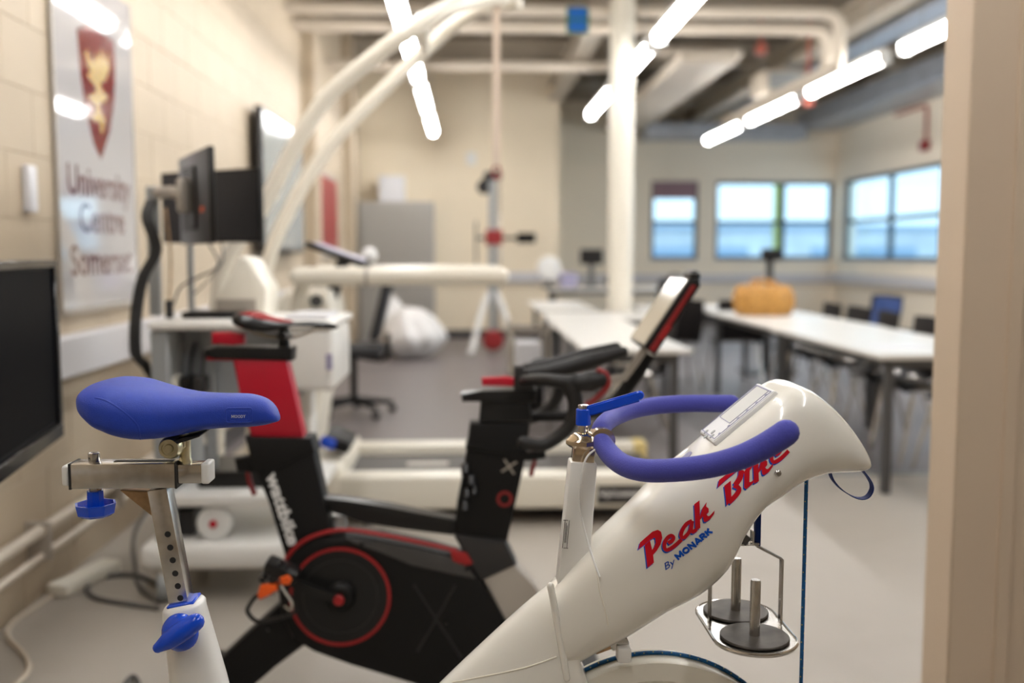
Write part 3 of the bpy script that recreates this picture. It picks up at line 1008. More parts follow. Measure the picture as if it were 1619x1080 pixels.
# column cabinet at the front, below the hand rail
cA = W(432, 460, 4.5); cB = W(525, 460, 4.5)
bm = NB()
P = [(cA.x - 0.15, 0, 0.3), (cB.x - 0.1, 0, 0.3), (cB.x + 0.0, 0, 0.95), (cB.x - 0.02, 0, 1.05), (cA.x + 0.05, 0, 1.05), (cA.x - 0.1, 0, 0.9)]
prism(bm, P, 4.5, 4.98, 0.03, 3)
part('control_column', bm, 'cream_paint', t)
c = W(500, 476, 4.49)
bm = NB(); cyl(bm, (c.x, 4.485, c.z), (c.x, 4.505, c.z), 0.028, 16)
part('round_knob', bm, 'dark_steel', t)
# safety arch
t1 = [(330, 560), (345, 480), (362, 405), (395, 355), (427, 306), (468, 228), (515, 156), (587, 93), (650, 47)]
A1 = [W(x, y, 4.32) for x, y in t1] + [W(705, 14, 4.42), W(752, 0, 4.62), W(795, -4, 4.74)]
A1[0].z = 0.30
A1[0].x = A1[1].x - 0.03
t2 = [(405, 560), (414, 480), (427, 404), (458, 332), (504, 254), (551, 197), (629, 119), (691, 62)]
A2 = [W(x, y, 5.18) for x, y in t2] + [W(740, 24, 5.05), W(775, 8, 4.90), W(815, 6, 4.80)]
A2[0].z = 0.30
bm = NB(); tube(bm, A1, 0.036, 16, 6, 'round')
part('arch_tube', bm, 'cream_paint', t)
bm = NB(); tube(bm, A2, 0.036, 16, 6, 'round')
part('arch_tube', bm, 'cream_paint', t)
bm = NB(); e0 = W(700, 35, 4.40); e1 = W(696, 58, 5.14); tube(bm, [W(668, 37, 4.35), W(672, 80, 5.16)], 0.025, 12)
part('arch_crossbar', bm, 'cream_paint', t)
# harness strap hanging from arch
s0 = W(785, 4, 4.77); s1 = W(785, 262, 4.77)
bm = NB(); tube(bm, [s0, s1], 0.01, flat=(0.034, 0.012), up=(0, 1, 0))
st = part('harness_strap', bm, 'strap_cream', t)
bm = NB(); tube(bm, smooth_path([(s1.x + 0.018 * math.cos(a), 4.77, s1.z - 0.03 + 0.032 * math.sin(a)) for a in [2 * PI * k / 10 for k in range(10)]], 2, True), 0.006, 8, closed=True)
part('hook', bm, 'red_dark', st)
# hand rails
for Y, yy in ((4.40, 437), (5.10, 432)):
    a = W(472, 437, 4.40); b = W(790, 439, 4.40)
    z = a.z
    bm = NB(); tube(bm, [(a.x, Y, z), (b.x, Y, z)], 0.041, 20, ends='round')
    h = part('hand_rail', bm, 'cream_paint', t)
    bm = NB(); cyl(bm, (a.x + 0.29, Y, z), (a.x + 0.305, Y, z), 0.0435, 20)
    part('joint_ring', bm, 'silver_grey', h)
    bm = NB(); tube(bm, [(a.x + 0.03, Y, z), (a.x - 0.02, Y + (0.1 if Y < 4.6 else -0.1), z - 0.12), (a.x - 0.03, Y + (0.12 if Y < 4.6 else -0.12), z - 0.4)], 0.035, 12, 4)
    part('rail_bracket', bm, 'cream_paint', t)
c = W(538, 403, 4.72)
bm = NB(); box(bm, c, (0.29, 0.34, 0.028), 0.008, (0, R(20), 0), 2)
cn = part('console', bm, 'black_satin', t)
bm = NB(); box(bm, c + Vector((0.004, 0, 0.0155)), (0.24, 0.29, 0.003), 0, (0, R(20), 0))
part('display', bm, 'display_lilac', cn)
bm = NB(); tube(bm, [c - Vector((-0.02, 0, 0.01)), (c.x - 0.05, 4.74, 1.0)], 0.03, 10)
part('console_neck', bm, 'charcoal', t)
c = W(583, 405, 4.95)
bm = NB(); lathe(bm, [(0.0, -0.045), (0.03, -0.035), (0.045, 0), (0.03, 0.035), (0, 0.045)], c, (0, 0, 1), 18); cyl(bm, (c.x, c.y, c.z - 0.13), (c.x, c.y, c.z - 0.03), 0.012, 8)
part('stop_knob', bm, 'white_plastic', t)

# ================================================================= TROLLEY
TY0, TY1 = 3.45, 4.0
tx0, tx1 = W(232, 500, TY0).x, W(528, 500, TY0).x
t = thing('equipment_trolley', 'white and grey wheeled equipment trolley by the left wall under the monitors', 'trolley', ((tx0 + tx1) / 2, 3.7, 0))
part('worktop', bx(tx0, tx1, TY0, TY1, 0.955, 0.985, 0.012, seg=3), 'laminate_white', t)
part('column', bx(W(232, 500, TY0).x, W(262, 500, TY0).x, TY0 + 0.02, TY1 - 0.1, 0.2, 0.955, 0.01), 'grey_metal', t)
part('back_panel', bx(W(262, 500, TY0).x, W(460, 500, TY0).x, TY0 + 0.20, TY0 + 0.22, 0.70, 0.955), 'grey_panel', t)
part('upright', bx(W(300, 500, TY0).x, W(316, 500, TY0).x, TY0 + 0.16, TY0 + 0.20, 0.38, 0.955, 0.004), 'grey_metal', t)
bm = NB(); bx(W(452, 500, TY0).x, tx1 - 0.005, TY0 + 0.01, TY1 - 0.05, 0.74, 0.955, 0.02, bm=bm, seg=3)
cb_ = part('side_cabinet', bm, 'laminate_white', t)
part('sticker', bx(W(515, 580, TY0).x, W(525, 580, TY0).x, TY0 + 0.006, TY0 + 0.012, W(540, 585, TY0).z, W(540, 560, TY0).z), 'display_lilac', cb_)
part('right_leg', bx(W(438, 500, TY0).x, W(474, 500, TY0).x, TY0 + 0.25, TY0 + 0.35, 0.2, 0.76, 0.01), 'laminate_white', t)
bm = NB(); bx(W(250, 790, TY0).x, W(500, 790, TY0).x, TY0, TY1, W(300, 803, TY0).z, W(300, 783, TY0).z, 0.015, bm=bm, seg=2)
part('shelf', bm, 'laminate_white', t)
bm = NB(); bx(W(222, 880, TY0).x, W(500, 880, TY0).x, TY0 - 0.03, TY1 + 0.02, W(300, 900, TY0).z, W(300, 858, TY0).z, 0.03, bm=bm, seg=3)
part('base_tray', bm, 'laminate_white', t)
for (x, y) in ((tx0 + 0.03, TY0 + 0.02), (tx0 + 0.03, TY1 - 0.06), (tx0 + 0.52, TY0 + 0.02), (tx0 + 0.52, TY1 - 0.06)):
    bm = NB(); lathe(bm, [(0.0, -0.03), (0.055, -0.03), (0.06, -0.02), (0.06, 0.02), (0.055, 0.03), (0, 0.03)], (x, y, 0.06), (0.9, 0.3, 0), 20)
    k = part('castor', bm, 'grey_metal', t)
    bm = NB(); bx(x - 0.03, x + 0.03, y - 0.04, y + 0.04, 0.09, 0.145, 0.01, bm=bm)
    part('castor_fork', bm, 'silver_grey', k)
# devices on the trolley
a = W(300, 770, TY0 + 0.08)
single('black_device', bx(W(318, 770, 3.6).x, W(450, 770, 3.6).x, 3.55, 3.85, W(300, 783, TY0).z, W(300, 783, TY0).z + 0.06, 0.006), 'black_satin', 'flat black device on the trolley middle shelf', 'device')
c = W(337, 828, 3.47)
t = thing('cable_reel', 'white spool with red centre on the trolley base tray', 'spool', (c.x, 3.5, W(300, 858, TY0).z))
bm = NB(); lathe(bm, [(0.0, 0), (0.055, 0), (0.06, 0.006), (0.06, 0.05), (0.055, 0.056), (0, 0.056)], (c.x, 3.47, W(300, 858, TY0).z + 0.06), (0, 1, 0), 28)
part('spool', bm, 'white_plastic', t)
bm = NB(); cyl(bm, (c.x, 3.465, W(300, 858, TY0).z + 0.06), (c.x, 3.475, W(300, 858, TY0).z + 0.06), 0.014, 16)
part('hub', bm, 'red_paint', t)
c = W(290, 820, 3.5)
single('power_supply', bx(c.x - 0.06, c.x + 0.03, 3.52, 3.7, W(300, 858, TY0).z, W(300, 858, TY0).z + 0.10, 0.01), 'charcoal', 'dark power supply block beside the white spool', 'power supply')
# connectors hanging behind the saddle
for (x, col, lab) in ((300, 'black_matte', 'black plug connector hanging on the trolley column, middle one'), (320, 'charcoal', 'dark plug connector hanging on the trolley, right one'), (278, 'cream_plastic', 'cream plug connector hanging on the trolley, left one')):
    c = W(x, 606, 3.56)
    bm = NB(); bx(c.x - 0.02, c.x + 0.018, 3.50, 3.60, c.z - 0.035, c.z + 0.03, 0.008, bm=bm); tube(bm, [(c.x, 3.56, c.z + 0.03), (c.x, 3.60, c.z + 0.1), (c.x, 3.66, c.z + 0.14)], 0.006, 6, 3)
    single('plug_connector', bm, col, lab, 'plug')
single('keyboard', bx(W(296, 495, 3.7).x, W(392, 495, 3.7).x, 3.62, 3.78, 0.985, 1.008, 0.005), 'black_matte', 'black keyboard lying on the trolley worktop', 'keyboard')
t = thing('gas_analyser', 'cream wedge-shaped analyser box on the right of the trolley worktop', 'device', (W(400, 490, 3.8).x, 3.8, 0.985))
P = [W(338, 490, 3.8), W(425, 490, 3.8), W(428, 455, 3.8), W(400, 410, 3.8), W(385, 405, 3.8)]
for q in P[:2]: q.z = 0.986
bm = NB(); prism(bm, P, 3.72, 3.98, 0.015, 2)
part('casing', bm, 'cream_paint', t)
part('front_panel', bx(P[0].x + 0.03, P[1].x - 0.03, 3.714, 3.722, 1.0, 1.05), 'silver_grey', t)
single('paper_pile', bx(W(455, 500, 3.6).x, W(520, 500, 3.6).x, 3.55, 3.85, 0.985, 1.0, 0.002), 'label_pale', 'white papers on the right end of the trolley worktop', 'paper')

# monitor stand + monitors
t = thing('monitor_pole', 'grey double pole stand holding the monitors above the trolley', 'stand', (W(247, 500, 3.8).x, 3.8, 0.985))
ax, bx_ = W(247, 500, 3.8).x, W(303, 500, 3.9).x
part('pole', bx(ax - 0.02, ax + 0.02, 3.78, 3.82, 0.985, W(247, 295, 3.8).z, 0.005), 'grey_metal', t)
part('pole', bx(bx_ - 0.011, bx_ + 0.011, 3.895, 3.917, 0.985, W(303, 360, 3.9).z, 0.004), 'grey_metal', t)
bm = NB(); tube(bm, [W(247, 305, 3.8), W(270, 303, 3.72), W(300, 310, 3.6)], 0.022, 10)
part('swivel_arm', bm, 'silver_grey', t)
bm = NB(); box(bm, W(300, 310, 3.58), (0.03, 0.12, 0.12), 0.01, (0, 0, R(-26)))
part('mount_plate', bm, 'silver_grey', t)

def slab_from(p0, p1, zt0, zb0, thick, m, name, parent, bev=0.006):
    """thin vertical panel standing between two plan points"""
    d = Vector((p1[0] - p0[0], p1[1] - p0[1], 0)); L = d.length
    mid = Vector(((p0[0] + p1[0]) / 2, (p0[1] + p1[1]) / 2, (zt0 + zb0) / 2))
    bm = NB(); box(bm, mid, (L, thick, zt0 - zb0), bev, (0, 0, math.atan2(d.y, d.x)), 2)
    return part(name, bm, m, parent)
a = W(334, 230, 3.30); b = W(287, 262, 3.78)
zt_, zb_ = a.z, W(334, 385, 3.30).z
t = thing('monitor', 'black monitor seen nearly edge-on with small red mark on its back', 'monitor', (a.x, 3.5, zb_))
sl = slab_from((a.x, a.y), (b.x, b.y), zt_, zb_, 0.022, 'black_satin', 'casing', t)
d = Vector((b.x - a.x, b.y - a.y, 0)).normalized(); nrm = Vector((d.y, -d.x, 0))
if nrm.y > 0: nrm = -nrm
nrm = Vector((-abs(d.y), -abs(d.x), 0)) if False else nrm
q = Vector((a.x, a.y, 0)).lerp(Vector((b.x, b.y, 0)), 0.6)
bm = NB(); box(bm, (q.x + nrm.x * 0.014, q.y + nrm.y * 0.014, (zt_ + zb_) / 2), (0.22, 0.012, 0.22), 0.01, (0, 0, math.atan2(d.y, d.x)))
part('back_housing', bm, 'charcoal', t)
q = Vector((a.x, a.y, 0)).lerp(Vector((b.x, b.y, 0)), 0.22)
bm = NB(); box(bm, (q.x + nrm.x * 0.012, q.y + nrm.y * 0.012, W(318, 331, 3.4).z), (0.045, 0.004, 0.018), 0, (0, 0, math.atan2(d.y, d.x)))
part('badge', bm, 'orange_plastic', t)
a = W(413, 268, 3.80); b = W(257, 252, 4.10)
zt_, zb_ = W(413, 265, 3.80).z, W(413, 383, 3.80).z
t = thing('monitor', 'wide black monitor facing the room behind the edge-on one', 'monitor', ((a.x + b.x) / 2, 3.95, zb_))
slab_from((a.x, a.y), (b.x, b.y), zt_, zb_, 0.025, 'black_matte', 'casing', t)
d = Vector((b.x - a.x, b.y - a.y, 0)).normalized()
mid = (Vector((a.x, a.y, 0)) + Vector((b.x, b.y, 0))) / 2
nn = Vector((-d.y, d.x, 0)); nn = nn if nn.y < 0 else -nn
bm = NB(); box(bm, (mid.x + nn.x * 0.0135, mid.y + nn.y * 0.0135, (zt_ + zb_) / 2), ((a - b).xy.length - 0.02, 0.003, zt_ - zb_ - 0.02), 0, (0, 0, math.atan2(d.y, d.x)))
part('display', bm, 'charcoal', t)

# black cable bundle hanging at trolley's left
def cable(name, pts, r, m, label, sm=6, seg=8, group=None):
    bm = NB(); tube(bm, pts, r, seg, sm, 'round')
    return single(name, bm, m, label, 'cable', group)
for i, (dx, rr) in enumerate(((0, 0.011), (7, 0.008), (-6, 0.006))):
    labs = ['thick black cable looping down left of the trolley from the monitors', 'thinner black cable beside the thick one left of the trolley', 'thinnest black cable at the far left of the trolley bundle']
    cable('hanging_cable', [W(238 + dx, 318, 3.70), W(232 + dx, 345, 3.6), W(246 + dx, 395, 3.58), W(225 + dx, 440, 3.55), W(214 + dx, 500, 3.52), W(214 + dx, 560, 3.50), W(228 + dx * 0.6, 580 - 6 * i, 3.52), W(240 + dx * 0.3, 600, 3.60)], rr, 'black_rubber', labs[i])
cable('hanging_cable', [W(262, 330, 3.7), W(268, 380, 3.68), W(270, 420, 3.67), W(268, 480, 3.66)], 0.004, 'weld_brown', 'thin brown cord hanging straight below the monitor arm')
c = W(268, 492, 3.66)
single('cable_plug', bx(c.x - 0.012, c.x + 0.012, 3.645, 3.675, c.z - 0.03, c.z + 0.04, 0.004), 'black_rubber', 'black plug dangling on the thin brown cord', 'plug')
cable('hanging_cable', [W(330, 384, 3.85), W(345, 420, 3.85), W(310, 440, 3.86), W(285, 455, 3.87), W(275, 480, 3.88)], 0.004, 'grey_cable', 'thin grey cable sagging under the wide monitor')
cable('hanging_cable', [W(350, 384, 3.9), W(352, 412, 3.9), W(325, 448, 3.9), W(300, 470, 3.9)], 0.003, 'grey_cable', 'second thin grey cable sagging to the right under the wide monitor')

# ================================================================= LEFT WALL: TV, banner, pipes, floor box
# television on a bracket, turned towards the room
dirv = Vector((-0.159, 1, 0)).normalized()
e = W(82, 400, 2.80)
zt_, zb_ = W(78, 411, 2.80).z, W(82, 690, 2.80).z
P1 = Vector((e.x, 2.80, 0)); P0 = P1 - dirv * 0.86
t = thing('television', 'black wall-mounted television at the left edge, angled into the room', 'television', (P1.x - 0.1, 2.4, zb_))
nv = Vector((dirv.y, -dirv.x, 0))
mid = (P0 + P1) / 2
ang_ = math.atan2(dirv.y, dirv.x)
bm = NB(); box(bm, (mid.x - nv.x * 0.03, mid.y - nv.y * 0.03, (zt_ + zb_) / 2), (0.86, 0.06, zt_ - zb_), 0.006, (0, 0, ang_), 2)
part('casing', bm, 'black_matte', t)
bm = NB(); box(bm, (mid.x + nv.x * 0.002, mid.y + nv.y * 0.002, (zt_ + zb_) / 2 + 0.012), (0.79, 0.003, zt_ - zb_ - 0.075), 0, (0, 0, ang_))
part('screen', bm, 'tv_screen', t)
bm = NB()
H = zt_ - zb_
for (l, h, cu, cv) in ((0.86, 0.022, 0, H / 2 - 0.011), (0.86, 0.04, 0, -H / 2 + 0.02), (0.03, H - 0.062, 0.415, 0.009), (0.03, H - 0.062, -0.415, 0.009)):
    box(bm, (mid.x + dirv.x * cu + nv.x * 0.006, mid.y + dirv.y * cu + nv.y * 0.006, (zt_ + zb_) / 2 + cv), (l, 0.014, h), 0.003, (0, 0, ang_))
part('bezel', bm, 'black_gloss', t)
bm = NB(); box(bm, (mid.x - nv.x * 0.06, mid.y - nv.y * 0.06, (zt_ + zb_) / 2 - 0.03), (0.62, 0.05, H - 0.05), 0.02, (0, 0, ang_))
part('back_cover', bm, 'black_matte', t)
bm = NB(); tube(bm, [(mid.x - nv.x * 0.08, mid.y, 0.98), (LX + 0.02, mid.y + 0.05, 0.98)], 0.03, 10)
part('wall_bracket', bm, 'dark_steel', t)

# crest banner: a framed glossy panel
def wallpix(px, py):
    d = ray(px, py)
    p = CAM + d * ((LX + 0.015 - CAM.x) / d.x)
    return (p.y, p.z)
by0, by1 = wallpix(91, 250)[0], wallpix(212, 250)[0]
bz0, bz1 = 1.005, 2.32
t = thing('crest_banner', 'white wall banner with red shield and the words University Centre Somerset', 'banner', (LX, (by0 + by1) / 2, bz0))
bm = NB(); bx(LX + 0.004, LX + 0.014, by0, by1, bz0, bz1, 0.002, bm=bm)
part('panel', bm, 'banner_paper', t)
def on_wall(pts, x, d=0.0015):
    bm = NB()
    v0 = [bm.verts.new((x, y, z)) for y, z in pts]
    v1 = [bm.verts.new((x + d, y, z)) for y, z in pts]
    bm.faces.new(v0); bm.faces.new(list(reversed(v1)))
    n = len(pts)
    for k in range(n):
        bm.faces.new((v0[k], v1[k], v1[(k + 1) % n], v0[(k + 1) % n]))
    return bm
def wallpix(px, py):
    d = ray(px, py)
    p = CAM + d * ((LX + 0.015 - CAM.x) / d.x)
    return (p.y, p.z)
sh = [(122, 45), (138, 40), (160, 52), (180, 66), (182, 110), (180, 160), (174, 205), (160, 252), (148, 225), (135, 170), (127, 110)]
part('shield', on_wall([wallpix(*p) for p in sh], LX + 0.0142), 'banner_red', t)
dr = [(133, 84), (139, 78), (141, 92), (148, 100), (150, 82), (155, 96), (160, 76), (165, 98), (170, 82), (172, 110), (166, 128), (158, 132), (163, 146), (171, 152), (165, 162), (157, 164), (160, 178), (166, 190), (163, 208), (159, 213), (157, 194), (149, 192), (141, 184), (150, 180), (152, 168), (143, 160), (138, 150), (147, 150), (152, 140), (143, 128), (136, 118), (143, 114), (138, 100)]
part('gold_beast', on_wall([wallpix(*p) for p in dr], LX + 0.016, 0.001), 'banner_gold', t)
for (s, pa, size) in (('University', (106, 305), 0.165), ('Centre', (126, 366), 0.165), ('Somerset', (112, 436), 0.165)):
    tb = text_bm(s, size, 0.0015)
    y, z = wallpix(*pa)
    xs = [v.co.x for v in tb.verts]
    L = max(xs) - min(xs)
    y1_ = wallpix({'University': 204, 'Centre': 196, 'Somerset': 209}[s], pa[1])[0]
    bmesh.ops.scale(tb, vec=((y1_ - y) / L, 1, 1), verts=tb.verts)
    place(tb, Vector((LX + 0.0152, y, z)), (0, 1, 0), (0, 0, 1))
    part('lettering', tb, 'banner_text', t)
for (y0, y1, z0, z1) in ((by0 - 0.012, by0 + 0.004, bz0, bz1), (by1 - 0.004, by1 + 0.012, bz0, bz1)):
    part('edge_strip', bx(LX + 0.002, LX + 0.018, y0, y1, z0, z1, 0.002), 'silver_grey', t)
part('hanging_rail', bx(LX + 0.002, LX + 0.024, by0 - 0.01, by1 + 0.01, bz0 - 0.018, bz0 + 0.0), 'silver_grey', t)
single('door_buzzer', bx(LX, LX + 0.03, 3.50, 3.56, 1.36, 1.52, 0.005), 'label_pale', 'small pale box on the block wall beside the banner', 'switch box')

# heating pipes along the base of the left wall
for z, r, lab in ((0.27, 0.021, 'upper cream heating pipe along the base of the left wall'), (0.18, 0.014, 'lower cream heating pipe along the base of the left wall')):
    bm = NB(); tube(bm, [(LX + 0.05, -2, z), (LX + 0.05, 7.6, z)], r, 12)
    single('heating_pipe', bm, 'pipe_paint', lab, 'pipe')
for i in range(7):
    y = 2.7 + i * 0.72
    bm = NB(); bx(LX, LX + 0.085, y - 0.009, y + 0.009, 0.165, 0.30, 0.003, bm=bm)
    o = single('pipe_bracket', bm, 'silver_grey', 'grey bracket clipping the heating pipes to the left wall, %s' % ['just before the adaptor block', 'beside the adaptor block', 'first past the adaptor block', 'beside the trolley', 'just past the trolley', 'beside the treadmill', 'past the treadmill front'][i], 'bracket', 'pipe brackets on the left wall')
# adaptor box on floor + cables
c0 = WZ(95, 930, 0.03)
c1 = WZ(172, 893, 0.03)
d = (c1 - c0); d.z = 0
bm = NB(); box(bm, ((c0 + c1) / 2).to_2d().to_3d() + Vector((0, 0, 0.026)), (d.length + 0.04, 0.085, 0.05), 0.012, (0, 0, math.atan2(d.y, d.x)), 2)
single('adaptor_block', bm, 'cream_plastic', 'cream power adaptor block lying on the floor by the left wall', 'adaptor')
cable('floor_cable', [WZ(96, 933, 0.008), WZ(60, 958, 0.008), WZ(20, 985, 0.008), WZ(13, 1008, 0.008), WZ(38, 1035, 0.008), WZ(46, 1058, 0.008), WZ(28, 1080, 0.008), WZ(-10, 1110, 0.008)], 0.008, 'tube_cable', 'beige cable snaking from the adaptor block across the floor', 8)
cable('floor_cable', [WZ(238, 770, 0.3) + Vector((0, 0.5, 0)), WZ(218, 830, 0.12), WZ(214, 900, 0.01), WZ(222, 930, 0.008), WZ(250, 950, 0.008)], 0.008, 'grey_cable', 'dark cable dropping to the floor beside the trolley castor', 8)
cable('floor_cable', [WZ(250, 962, 0.008), WZ(200, 955, 0.008), WZ(150, 945, 0.008), WZ(138, 928, 0.008), WZ(165, 912, 0.008), WZ(215, 910, 0.008), WZ(250, 925, 0.008)], 0.009, 'grey_cable', 'dark looped cable coiled on the floor left of the trolley', 8)
cable('floor_cable', [WZ(185, 1100, 0.008), WZ(205, 1072, 0.008), WZ(216, 1074, 0.008), WZ(225, 1100, 0.008)], 0.007, 'grey_cable', 'short bent dark cable at the lower edge by the white seat tube', 8)

# ================================================================= shared bicycle helpers
def saddle_bm(st, Y, n=28, sub=4, pu=0.75):
    """st: list of (px, ytop, ybottom, half width); loft of superelliptic sections along x"""
    rows_ = []
    for (x, yt, yb, w_) in st:
        a = W(x, yt, Y); b = W(x, yb, Y - w_ * 0.8)
        rows_.append(Vector((a.x, a.z, b.z, w_)) if False else (a.x, a.z, b.z, w_))
    A = smooth_path([(r[0], r[1], r[2]) for r in rows_], sub)
    B = smooth_path([(r[3], 0, 0) for r in rows_], sub)
    rings = []
    for p, q in zip(A, B):
        x, zt_, zb_ = p.x, p.y, p.z
        w_ = max(q.x, 0.004)
        cz = zb_ + (zt_ - zb_) * 0.45
        ring = []
        for k in range(n):
            a = 2 * PI * k / n
            c_, s_ = math.cos(a), math.sin(a)
            yy = math.copysign(abs(c_) ** pu, c_) * w_
            if s_ >= 0:
                z = cz + (zt_ - cz) * (s_ ** 0.85)
            else:
                z = cz - (cz - zb_) * (abs(s_) ** 0.5)
            ring.append((x, Y + yy, z))
        rings.append(ring)
    bm = NB(); loft(bm, rings)
    return bm

def project(bm, tree, off=0.0006, y0=0.5):
    """push a flat shape drawn in an (x,z) plane along +Y onto a surface"""
    last = None
    for v in bm.verts:
        h = tree.ray_cast(Vector((v.co.x, y0, v.co.z)), Vector((0, 1, 0)))
        if h[0] is not None:
            v.co.y = h[0].y - off; last = v.co.y
        elif last is not None:
            v.co.y = last
    return bm

def refine(bm, L):
    bmesh.ops.triangulate(bm, faces=bm.faces)
    for _ in range(3):
        es = [e for e in bm.edges if e.calc_length() > L]
        if not es: break
        bmesh.ops.subdivide_edges(bm, edges=es, cuts=1)
        bmesh.ops.triangulate(bm, faces=bm.faces)
    return bm

def flat_polys(polys, Y):
    bm = NB()
    for p in polys:
        vs = [bm.verts.new(W(x, y, Y)) for x, y in p]
        f = bm.faces.new(vs)
    bm.normal_update()
    return bm

def tree_of(o):
    """BVH of a part in world space"""
    b = BASE[o.name]
    return BVHTree.FromPolygons([v.co + b for v in o.data.vertices], [list(p.vertices) for p in o.data.polygons])

def ring_bm(px, py, Y, rpx, wpx, depth, y):
    c = W(px, py, Y); r = rpx * Y / F_PX; h = wpx * Y / F_PX / 2
    bm = NB()
    lathe(bm, [(r - h, 0), (r + h, 0), (r + h, depth), (r - h, depth), (r - h, 0)], (c.x, y, c.z), (0, 1, 0), 64, cap=False)
    return bm

# ================================================================= BLACK AND RED EXERCISE BIKE
WY = 2.6
wb = thing('exercise_bike', 'black indoor bike with red seat post, red ring on its casing and drop handlebars', 'exercise bike', (W(600, 900, WY).x, WY, 0))
c3 = crop(320, 460, 1.742); c6 = crop(340, 640, 2.456); c7 = crop(700, 560, 3.6); c8 = crop(200, 350, 2.918); c5 = crop(800, 380, 4.5)
cas = [(449, 895), (458, 872), (480, 853), (505, 842), (540, 838), (600, 846), (680, 862), (738, 876), (757, 905), (780, 940), (812, 992), (800, 1018), (752, 1082), (700, 1084), (620, 1056), (560, 1038), (500, 1020), (468, 1000), (450, 965), (445, 925)]
casing = part('casing', pprism(cas, WY, 0.055, 0.055, 0.014), 'black_matte', wb, 'black moulded casing')
part('casing_trim', pprism([(545, 850), (600, 857), (690, 875), (733, 888), (752, 915), (710, 906), (650, 893), (600, 872), (560, 858)], WY - 0.055, 0.004, 0.0, 0.001), 'trim_grey', wb, 'dark grey trim panel')
bm = NB(); tube(bm, [W(x, y, WY - 0.052) for x, y in ((452, 884), (468, 865), (495, 848), (540, 838), (600, 845), (670, 859), (722, 871))], 0.0055, 8, 5)
part('red_trim', bm, 'red_line', wb)
part('red_trim', pprism([(712, 868), (738, 874), (748, 890), (736, 893), (716, 886)], WY - 0.055, 0.008, 0.0, 0.002), 'red_line', wb)
dy = WY - 0.058
part('drive_disc', ring_bm(538, 943, dy, 39, 77, 0.006, dy - 0.003), 'black_satin', wb)
part('red_ring', ring_bm(538, 943, dy, 79, 4.6, 0.004, dy - 0.006), 'red_line', wb, 'thin red ring')
part('embossed_ring', ring_bm(538, 943, dy, 60, 1.5, 0.003, dy - 0.005), 'charcoal', wb)
for (x, y) in ((572, 860), (738, 899), (705, 985), (424, 995)):
    c = W(x, y, WY - 0.06)
    bm = NB(); cyl(bm, (c.x, WY - 0.064, c.z), (c.x, WY - 0.054, c.z), 0.005, 10)
    part('bolt', bm, 'black_gloss', wb)
# embossed cross lines on casing
bm = NB()
for a, b in (((655, 925), (730, 1040)), ((720, 925), (660, 1030))):
    tube(bm, [W(*a, WY - 0.055), W(*b, WY - 0.055)], 0.003, 6)
part('embossed_cross', bm, 'charcoal', wb, kind='stuff')
c = W(538, 943, WY - 0.07)
bm = NB(); lathe(bm, [(0.0, 0), (0.03, 0), (0.038, 0.008), (0.042, 0.03)], (c.x, WY - 0.09, c.z), (0, 1, 0), 28)
hub = part('crank_hub', bm, 'black_matte', wb)
bm = NB(); lathe(bm, [(0.0, 0), (0.010, 0), (0.0135, 0.004), (0.0135, 0.012)], (c.x, WY - 0.108, c.z), (0, 1, 0), 20)
part('hub_cap', bm, 'red_line', hub)
def crank(y, px, py, name='crank_arm'):
    e = W(px, py, WY)
    bm = NB(); tube(bm, [(c.x, y, c.z), (e.x, y, e.z)], 0.01, flat=(0.012, 0.022), up=(0, 0, 1))
    return part(name, bm, 'black_satin', wb)
crank(WY - 0.095, 455, 896)
c2_ = W(538, 943, WY)
crank(WY + 0.09, 621, 990)
# pedal (near side) with orange straps and cage
pe = W(440, 905, WY - 0.15)
bm = NB(); box(bm, (pe.x + 0.012, WY - 0.16, pe.z + 0.012), (0.085, 0.07, 0.028), 0.008, (0, R(25), 0), 2)
ped = part('pedal', bm, 'black_satin', wb)
bm = NB(); cyl(bm, (W(455, 896, WY).x, WY - 0.20, W(455, 896, WY).z), (W(455, 896, WY).x, WY - 0.08, W(455, 896, WY).z), 0.009, 12)
part('spindle', bm, 'chrome', ped)
for q in (((165, 738), (175, 705), (240, 700), (250, 715), (205, 735), (175, 757)), ((252, 672), (285, 663), (298, 680), (290, 698), (258, 698))):
    part('orange_insert', pprism([c6(*p) for p in q], WY - 0.2, 0.006, 0.03, 0.003), 'orange_plastic', ped, 'orange insert')
cage = [c6(*p) for p in ((165, 740), (135, 775), (126, 805), (165, 842), (235, 832), (300, 812), (312, 785), (285, 740), (255, 705), (215, 730))]
bm = NB(); tube(bm, [W(x, y, WY - 0.2) for x, y in cage], 0.0055, 8, 3, closed=True)
part('toe_cage', bm, 'black_satin', ped)
bm = NB()
for (x, y, r) in ((215, 640, 0.012), (250, 625, 0.010), (190, 670, 0.009), (275, 640, 0.009), (230, 670, 0.012)):
    e = W(*c6(x, y), WY - 0.17)
    cyl(bm, (e.x, e.y - 0.02, e.z), (e.x, e.y + 0.02, e.z), r, 10)
part('cleat_fitting', bm, 'black_gloss', ped, kind='stuff')
bm = NB(); tube(bm, [W(*c6(x, y), WY - 0.21) for x, y in ((255, 700), (278, 735), (300, 770), (292, 795), (270, 780))], 0.004, 8, 4)
part('strap_buckle', bm, 'chrome', ped)
e = W(621, 990, WY)
bm = NB(); box(bm, (e.x, WY + 0.15, e.z), (0.085, 0.09, 0.028), 0.008, (0, R(25), 0), 2)
part('pedal', bm, 'black_satin', wb)
